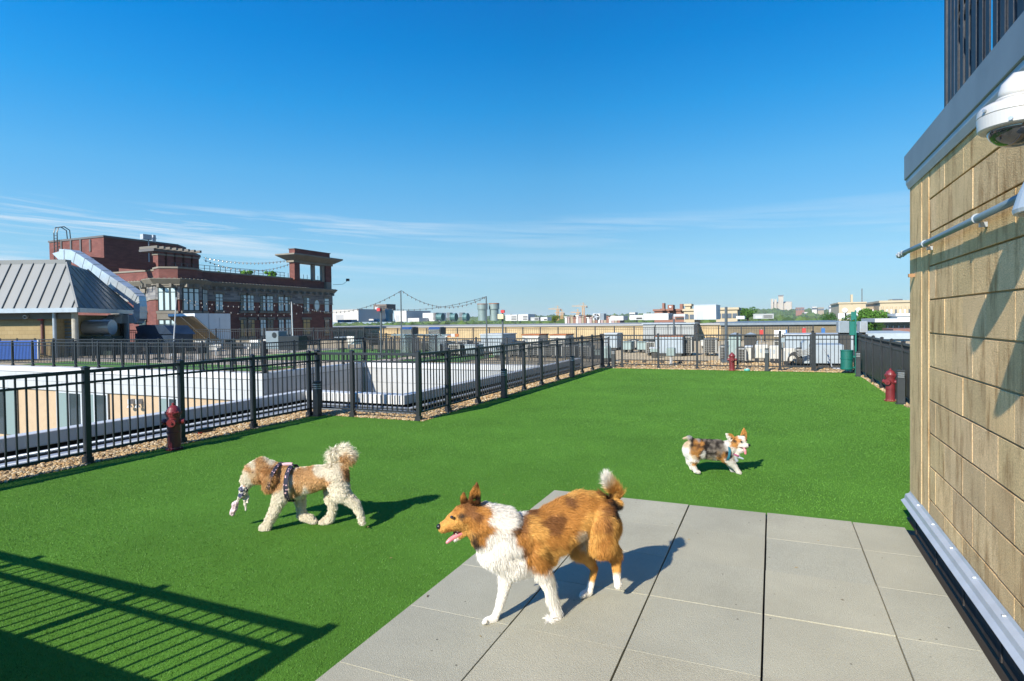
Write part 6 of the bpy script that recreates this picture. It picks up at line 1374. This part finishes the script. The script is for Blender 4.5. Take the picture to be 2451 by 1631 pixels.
# curls: push the surface in and out in tight lumps
P=np.empty(len(me.vertices)*3,np.float32); me.vertices.foreach_get('co',P); P=P.reshape(-1,3).astype(float); Nn=np.empty(len(me.vertices)*3,np.float32); me.vertices.foreach_get('normal',Nn); Nn=Nn.reshape(-1,3)
P=P+Nn*(wob(P,140,9)*.0040+.001)[:,None]; me.vertices.foreach_set('co',P.astype(np.float32).ravel()); me.update()
DS=[(450,330,Ap),(380,330,Cw),(350,370,Ap),(520,330,Ap),(470,430,Ap),(480,500,Ab),(560,400,Ab),(600,470,Ab),(420,520,Ap),(560,450,Ap),(560,540,Ap),(640,360,Ap),(640,450,Ap),(620,520,Ab),(500,400,Ab),(495,470,Ab),(610,420,Ab),(570,560,Ab),(320,430,Cw),(310,470,Cw),(330,520,Cw),(360,560,Cw),(350,480,Cw),(370,440,(.66,.52,.32)),(380,480,Ap),(555,300,Cw),  # darker seeds between ear and neck paint the shade of the furrows
 (720,420,Ap),(700,500,Ap),(680,560,Ap),(760,400,Ap),(770,500,Cw),(740,580,Cw),(700,650,Cw),(640,800,Cw),(560,930,Cw),(500,1010,Cw),(860,340,Cw),(920,340,Cw),(900,400,Ap),(1000,350,Ap),(880,480,Ap),(960,480,Ap),(1000,430,Ap),(1060,500,Ap),(1130,500,Ap),(1190,520,Ap),(1210,470,Cw),(880,580,Ap),(850,620,Ap),(1000,580,Ap),(1080,580,Ap),(960,610,Cw),(930,680,Cw),(870,700,Cw),(1070,380,Cw),(1120,420,Cw),(1200,330,Cw),(1180,360,Cw),(1280,350,Cw),(1250,440,Cw),(1330,420,Cw),(1300,560,Cw),(1380,600,Cw),(1250,560,Cw),(1400,700,Cw),(1500,780,Cw),(1570,900,Cw),(1230,750,Cw),(1260,850,Cw),(1150,950,Cw),(900,800,Cw),(950,900,Cw),(1050,940,Cw),
 (1370,420,Ab),(1380,360,Ap),(1400,300,Ap),(1360,260,Ap),(1450,300,Ap),(1420,200,Cw),(1350,140,Cw),(1250,190,Cw),(1220,240,Cw),(1480,200,Cw),(1300,250,Cw),(1180,200,Cw)]
me2=finish_body(me,pd,DS,dd,10.)
def dlen(q,P):
    x,y=q[:,0],q[:,1]; L_=np.full(len(q),.015); lf=np.full(len(q),.65)
    L_=np.where(x<680,.021,L_); L_=np.where((x>1170)&(y<330),.070,L_); lf=np.where((x>1170)&(y<330),.35,lf); L_=np.where(y>960,.014,L_); L_=np.where((x>500)&(x<640)&(y>430)&(y<620),.036,L_); return L_,lf
def dcomb(q,P):
    d=np.tile(-pd.u*.4+np.array([0,0,-1.]),(len(q),1)); m=(q[:,0]>1300)&(q[:,1]<340); d[m]=-pd.u*1.0+np.array([0,0,.25]); return d
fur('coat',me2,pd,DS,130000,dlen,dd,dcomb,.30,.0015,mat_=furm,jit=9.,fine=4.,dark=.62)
softpart([(c(268,480),.015,c(275,488),.014)],'nose',nosem,dd); softpart([(c(385,415,.082),.010,c(388,416,.084),.010)],'eye',eyem,dd,.003,1)
# harness
harm=bpy.data.materials.new('harness_print'); harm.use_nodes=True; nt=harm.node_tree; n_=nt.nodes; p_=n_['Principled BSDF']; v_=n_.new('ShaderNodeTexVoronoi'); v_.inputs['Scale'].default_value=55; tcx=n_.new('ShaderNodeTexCoord'); nt.links.new(tcx.outputs['Object'],v_.inputs['Vector']); r_=n_.new('ShaderNodeValToRGB'); r_.color_ramp.interpolation='CONSTANT'; r_.color_ramp.elements[0].color=(.62,.40,.42,1); r_.color_ramp.elements[1].position=.28; r_.color_ramp.elements[1].color=(.012,.014,.03,1); nt.links.new(v_.outputs['Distance'],r_.inputs[0]); nt.links.new(r_.outputs[0],p_.inputs['Base Color']); p_.inputs['Roughness'].default_value=.8
def girth(pose,top,bot,wide,t,m,name,w_=.022,th=.004,n=40):
    T0=pose(*top);B0=pose(*bot); ctr=(T0+B0)/2; vax=(T0-B0)/2; rv=np.linalg.norm(vax); vax/=rv; side=pose.n; along=np.cross(vax,side); along/=np.linalg.norm(along)
    vs=[];fs=[]
    for i in range(n):
        a=2*math.pi*i/n; rad=vax*math.cos(a)*rv+side*math.sin(a)*wide; o=rad/np.linalg.norm(rad)*th
        for sgn in (-1,1): vs+= [ctr+rad+along*sgn*w_/2, ctr+rad+o+along*sgn*w_/2]
    for i in range(n):
        j=(i+1)%n; a=4*i;b=4*j; fs+=[(a+1,a+3,b+3,b+1),(a,a+1,b+1,b),(a+2,b+2,b+3,a+3),(a,b,b+2,a+2)]
    mb=MB(); mb.add(vs,fs); return mb.build(name,m,t)
girth(pd,(812,338),(822,715),.145,dd,harm,'harness',.034,.006); h_=girth(pd,(684,318),(604,618),.150,dd,harm,'harness_neck_strap',.026,.006)
mb=MB(); 
for s in (-.018,.018): pass
a=[pd(690,345),pd(740,335),pd(790,333),pd(815,336)]; mb=MB(); mb.tube([tuple(x+[0,0,.008]) for x in a],.013,8); mb.build('harness_back_strap',mat('harness_pink',(.55,.36,.38),.8),dd)
# toy held in the mouth
t=thing('rope_toy','knotted dark and white fabric tug toy hanging from the curly dog mouth','toy',tuple(c(290,560)))
def clothpiece(prims,nm,m): 
    mb=MB()
    for p in prims: capsule(mb,*p)
    me=grow(mb,.005,2); P=np.empty(len(me.vertices)*3,np.float32); me.vertices.foreach_get('co',P); P=P.reshape(-1,3).astype(float); Nn=np.empty(len(me.vertices)*3,np.float32); me.vertices.foreach_get('normal',Nn); P=P+Nn.reshape(-1,3)*(wob(P,120,4)*.005)[:,None]-np.array(t['org']); me.vertices.foreach_set('co',P.astype(np.float32).ravel()); me.materials.clear(); me.materials.append(m); me.update(); o=bpy.data.objects.new(nm,me); COL.objects.link(o); o.parent=t
prm=bpy.data.materials.new('toy_print'); prm.use_nodes=True; nt=prm.node_tree; n_=nt.nodes; v_=n_.new('ShaderNodeTexNoise'); v_.inputs['Scale'].default_value=38; v_.inputs['Detail'].default_value=3; tcx=n_.new('ShaderNodeTexCoord'); nt.links.new(tcx.outputs['Object'],v_.inputs['Vector']); r_=n_.new('ShaderNodeValToRGB'); r_.color_ramp.interpolation='CONSTANT'; e_=r_.color_ramp.elements; e_[0].color=(.03,.035,.08,1); e_[1].position=.48; e_[1].color=(.62,.58,.52,1); x_=e_.new(.60); x_.color=(.45,.22,.14,1); nt.links.new(v_.outputs['Fac'],r_.inputs[0]); nt.links.new(r_.outputs[0],n_['Principled BSDF'].inputs['Base Color'])
clothpiece([(c(300,530,.02),.022,c(285,600,.02),.034),(c(285,600,.02),.034,c(265,670,.02),.024)],'knot',prm)
clothpiece([(c(285,640),.012,c(300,740),.010),(c(300,740),.010,c(310,820),.008),(c(320,620),.012,c(335,740),.008)],'tassel',mat('toy_white',(.60,.56,.48),.9,0,var=.2,vscale=60))
clothpiece([(c(260,640,.02),.012,c(215,730,.02),.009)],'cord',MATS['toy_white'])
clothpiece([(c(200,755,.02),.024,c(165,860,.02),.020)],'end_knot',mat('toy_pink',(.58,.44,.46),.9,0,var=.25,vscale=70))
# ------------------------------------------------------------ corgi
k3=260/2357
pg=Pose((-.50,6.55),(.918,.397),1600,1000,k3)
cg=thing('corgi','small mottled grey and tan corgi trotting right on the far turf, tongue out','dog',(-.5,6.55,0))
c=pg; N_,F_s=.045,-.045
Mg=(.27,.235,.19); Or=(.50,.24,.065); Wc=(.76,.73,.66); Cc=(.62,.50,.33)
prims=[(c(520,700),.098,c(800,700),.094),(c(800,700),.094,c(1130,720),.098),(c(1130,730),.094,c(1240,740),.084),(c(560,640),.085,c(1100,640),.075),(c(1200,700),.080,c(1330,640),.070),
 (c(1340,650,.01),.068,c(1440,560,.02),.058),(c(1440,560,.02),.060,c(1520,540,.03),.056),(c(1530,500,.015),.052,c(1610,485,.02),.042),(c(1530,580,.04),.045,c(1640,610,.06),.030),(c(1640,605,.06),.027,c(1705,600,.07),.021),(c(1480,680,.02),.050,c(1560,700,.04),.036),(c(1580,720,.05),.022,c(1665,690,.065),.012),(c(1380,740),.052,c(1460,790,.02),.040),
 (c(540,800,N_*.6),.070,c(560,900,N_),.052),(c(560,900,N_),.040,c(545,1040,N_),.026),(c(545,1040,N_),.025,c(590,1150,N_),.022),(c(590,1160,N_),.022,c(660,1185,N_),.019),
 (c(470,820,F_s),.050,c(470,980,F_s),.032),(c(470,980,F_s),.026,c(505,1100,F_s),.020),(c(505,1100,F_s),.019,c(545,1130,F_s),.016),
 (c(1250,860,N_*.8),.060,c(1350,970,N_),.044),(c(1350,970,N_),.040,c(1440,1070,N_),.030),(c(1440,1070,N_),.028,c(1510,1165,N_),.023),(c(1510,1170,N_),.024,c(1550,1200,N_),.021),
 (c(1260,900,F_s),.045,c(1350,1050,F_s),.028),(c(1350,1050,F_s),.024,c(1385,1150,F_s),.020),(c(1385,1150,F_s),.019,c(1420,1170,F_s),.016),
 (c(500,580),.038,c(510,480),.026),(c(510,480),.024,c(450,430),.019),(c(450,430),.017,c(340,442),.008)]
mb=MB()
for p in prims: capsule(mb,*p)
me=grow(mb,.0075,4)
GS=[(915,545,K),(1045,655,K),(865,480,K),(1005,470,(.08,.07,.06)),(1105,640,K),(925,660,(.1,.09,.08)),(1025,765,K),(1085,540,K),(1150,540,(.1,.09,.08)),(975,540,K),(890,760,K),(1120,820,(.12,.08,.05)),(590,600,(.10,.05,.02)),(640,640,(.2,.10,.04)),(690,610,(.12,.06,.03)),(560,700,(.3,.17,.07)),(420,600,Cc),(400,700,Wc),(420,820,Wc),(480,900,Wc),(450,1000,Wc),(550,1080,Wc),(640,1190,Wc),(530,580,K),(620,520,Or),(600,640,Or),(560,740,Or),(640,800,Or),(580,850,Cc),(680,870,(.2,.1,.04)),(700,700,Or),(740,560,Or),(560,930,Wc),(700,920,Wc),(560,1000,Or),(780,760,Wc),(760,820,Wc),
 (660,480,(.4,.38,.36)),(740,470,K),(800,480,Mg),(830,540,K),(810,620,K),(830,720,K),(840,800,K),(740,740,K),(880,600,K),(900,500,Mg),(960,480,K),(940,560,Mg),(1000,520,Mg),(960,640,K),(1000,620,Mg),(1070,580,K),(1060,500,Mg),(1120,490,Mg),(900,700,Mg),(950,760,K),(1000,720,Mg),(1080,680,Mg),(1140,600,Mg),(1100,760,(.3,.2,.11)),(1000,850,Mg),(900,820,Mg),(940,900,Cc),(1040,920,Wc),(1100,950,Wc),(1100,880,Or),(1180,900,Or),(1160,740,(.24,.2,.16)),(1220,780,Or),(1210,660,Mg),(1290,760,K),(1300,800,(.16,.07,.03)),(1320,860,(.16,.07,.03)),(1220,960,Or),(1300,930,Wc),(1380,900,Wc),(1400,1000,Wc),(1500,1150,Wc),(1380,1140,(.5,.5,.48)),
 (1270,600,Wc),(1330,560,Wc),(1300,680,Wc),(1400,700,Wc),(1450,800,Wc),(1550,800,Wc),(1560,720,Wc),(1400,560,Or),(1460,450,Or),(1440,520,K),(1500,480,Or),(1430,610,Or),(1560,500,Or),(1480,580,Or),(1560,440,Wc),(1620,480,Wc),(1640,560,Wc),(1560,610,Wc),(1700,580,Wc),(1690,450,Or),(1660,420,Wc),(1640,640,Wc),
 (500,480,K),(540,500,K),(470,420,(.4,.4,.4)),(430,470,Cc),(340,440,Cc),(470,540,Cc)]
me2=finish_body(me,pg,GS,cg,9.)
def glen(q,P):
    L_=np.full(len(q),.020); x,y=q[:,0],q[:,1]; L_=np.where((x>1380)&(y<800),.010,L_); L_=np.where(y>980,.008,L_); L_=np.where((x>1230)&(x<1420)&(y<900),.026,L_); return L_,np.full(len(q),.25)
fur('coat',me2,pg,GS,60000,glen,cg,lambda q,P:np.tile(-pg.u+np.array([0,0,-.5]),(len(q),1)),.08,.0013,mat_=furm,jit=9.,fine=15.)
ear('ear',[c(1340,520,.05),c(1440,440,.05),c(1370,370,.05),c(1248,355,.06),c(1270,430,.06)],.006,pg,[(1250,360,Wc),(1290,430,Wc),(1340,480,Wc),(1340,380,Or),(1400,420,Or),(1420,470,Or)],cg,1600,.008)
ear('ear',[c(1560,420,-.01),c(1690,450,-.01),c(1690,330,-.01),c(1640,235,-.01),c(1600,300,-.01)],.006,pg,[(1600,350,Or),(1650,300,Or),(1640,240,Or),(1690,380,Or),(1630,400,(.25,.1,.04))],cg,1600,.008)
softpart([(c(1752,600,.078),.014,c(1740,592,.080),.013)],'nose',nosem,cg,.003)
softpart([(c(1578,524,.092),.0085,c(1584,524,.092),.0085)],'eye',eyem,cg,.0025,1); softpart([(c(1695,490,.055),.0075,c(1699,490,.055),.0075)],'eye',eyem,cg,.0025,1)
softpart([(c(1640,672,.085),.010,c(1665,720,.095),.014),(c(1665,720,.095),.014,c(1670,780,.095),.012)],'tongue',tonguem,cg,.003,2)
softpart([(c(1540,640,.078),.004,c(1640,668,.085),.006),(c(1640,668,.085),.006,c(1720,655,.075),.005)],'mouth',mouthm,cg,.003,1)
girth(pg,(1268,575),(1190,955),.112,cg,mat('harness_teal',(.02,.13,.18),.6),'harness',.022,.006)
softpart([(c(1400,790,.05),.011,c(1510,830,.06),.010)],'collar',mat('collar_pink',(.30,.08,.16),.6),cg,.003,1)
softpart([(c(1530,860,.05),.012,c(1620,895,.06),.009),(c(1450,860,.04),.012,c(1480,930,.03),.02)],'bandana',mat('bandana_grey',(.30,.36,.40),.8),cg,.004,1)
# ================================================================ HAZE
mb=MB(); mb.box(-3600,3600,-450,6600,-19,75)
hz=bpy.data.materials.new('haze'); hz.use_nodes=True; n_=hz.node_tree.nodes; n_.clear(); o_=n_.new('ShaderNodeOutputMaterial'); v_=n_.new('ShaderNodeVolumePrincipled'); v_.inputs['Density'].default_value=.00011; v_.inputs['Color'].default_value=(.80,.90,1,1); v_.inputs['Anisotropy'].default_value=0; hz.node_tree.links.new(v_.outputs[0],o_.inputs['Volume'])
o=mb.build('haze',hz); o['kind']='stuff'; tag(o,'thin pale haze softening the far ridge and skyline','haze')
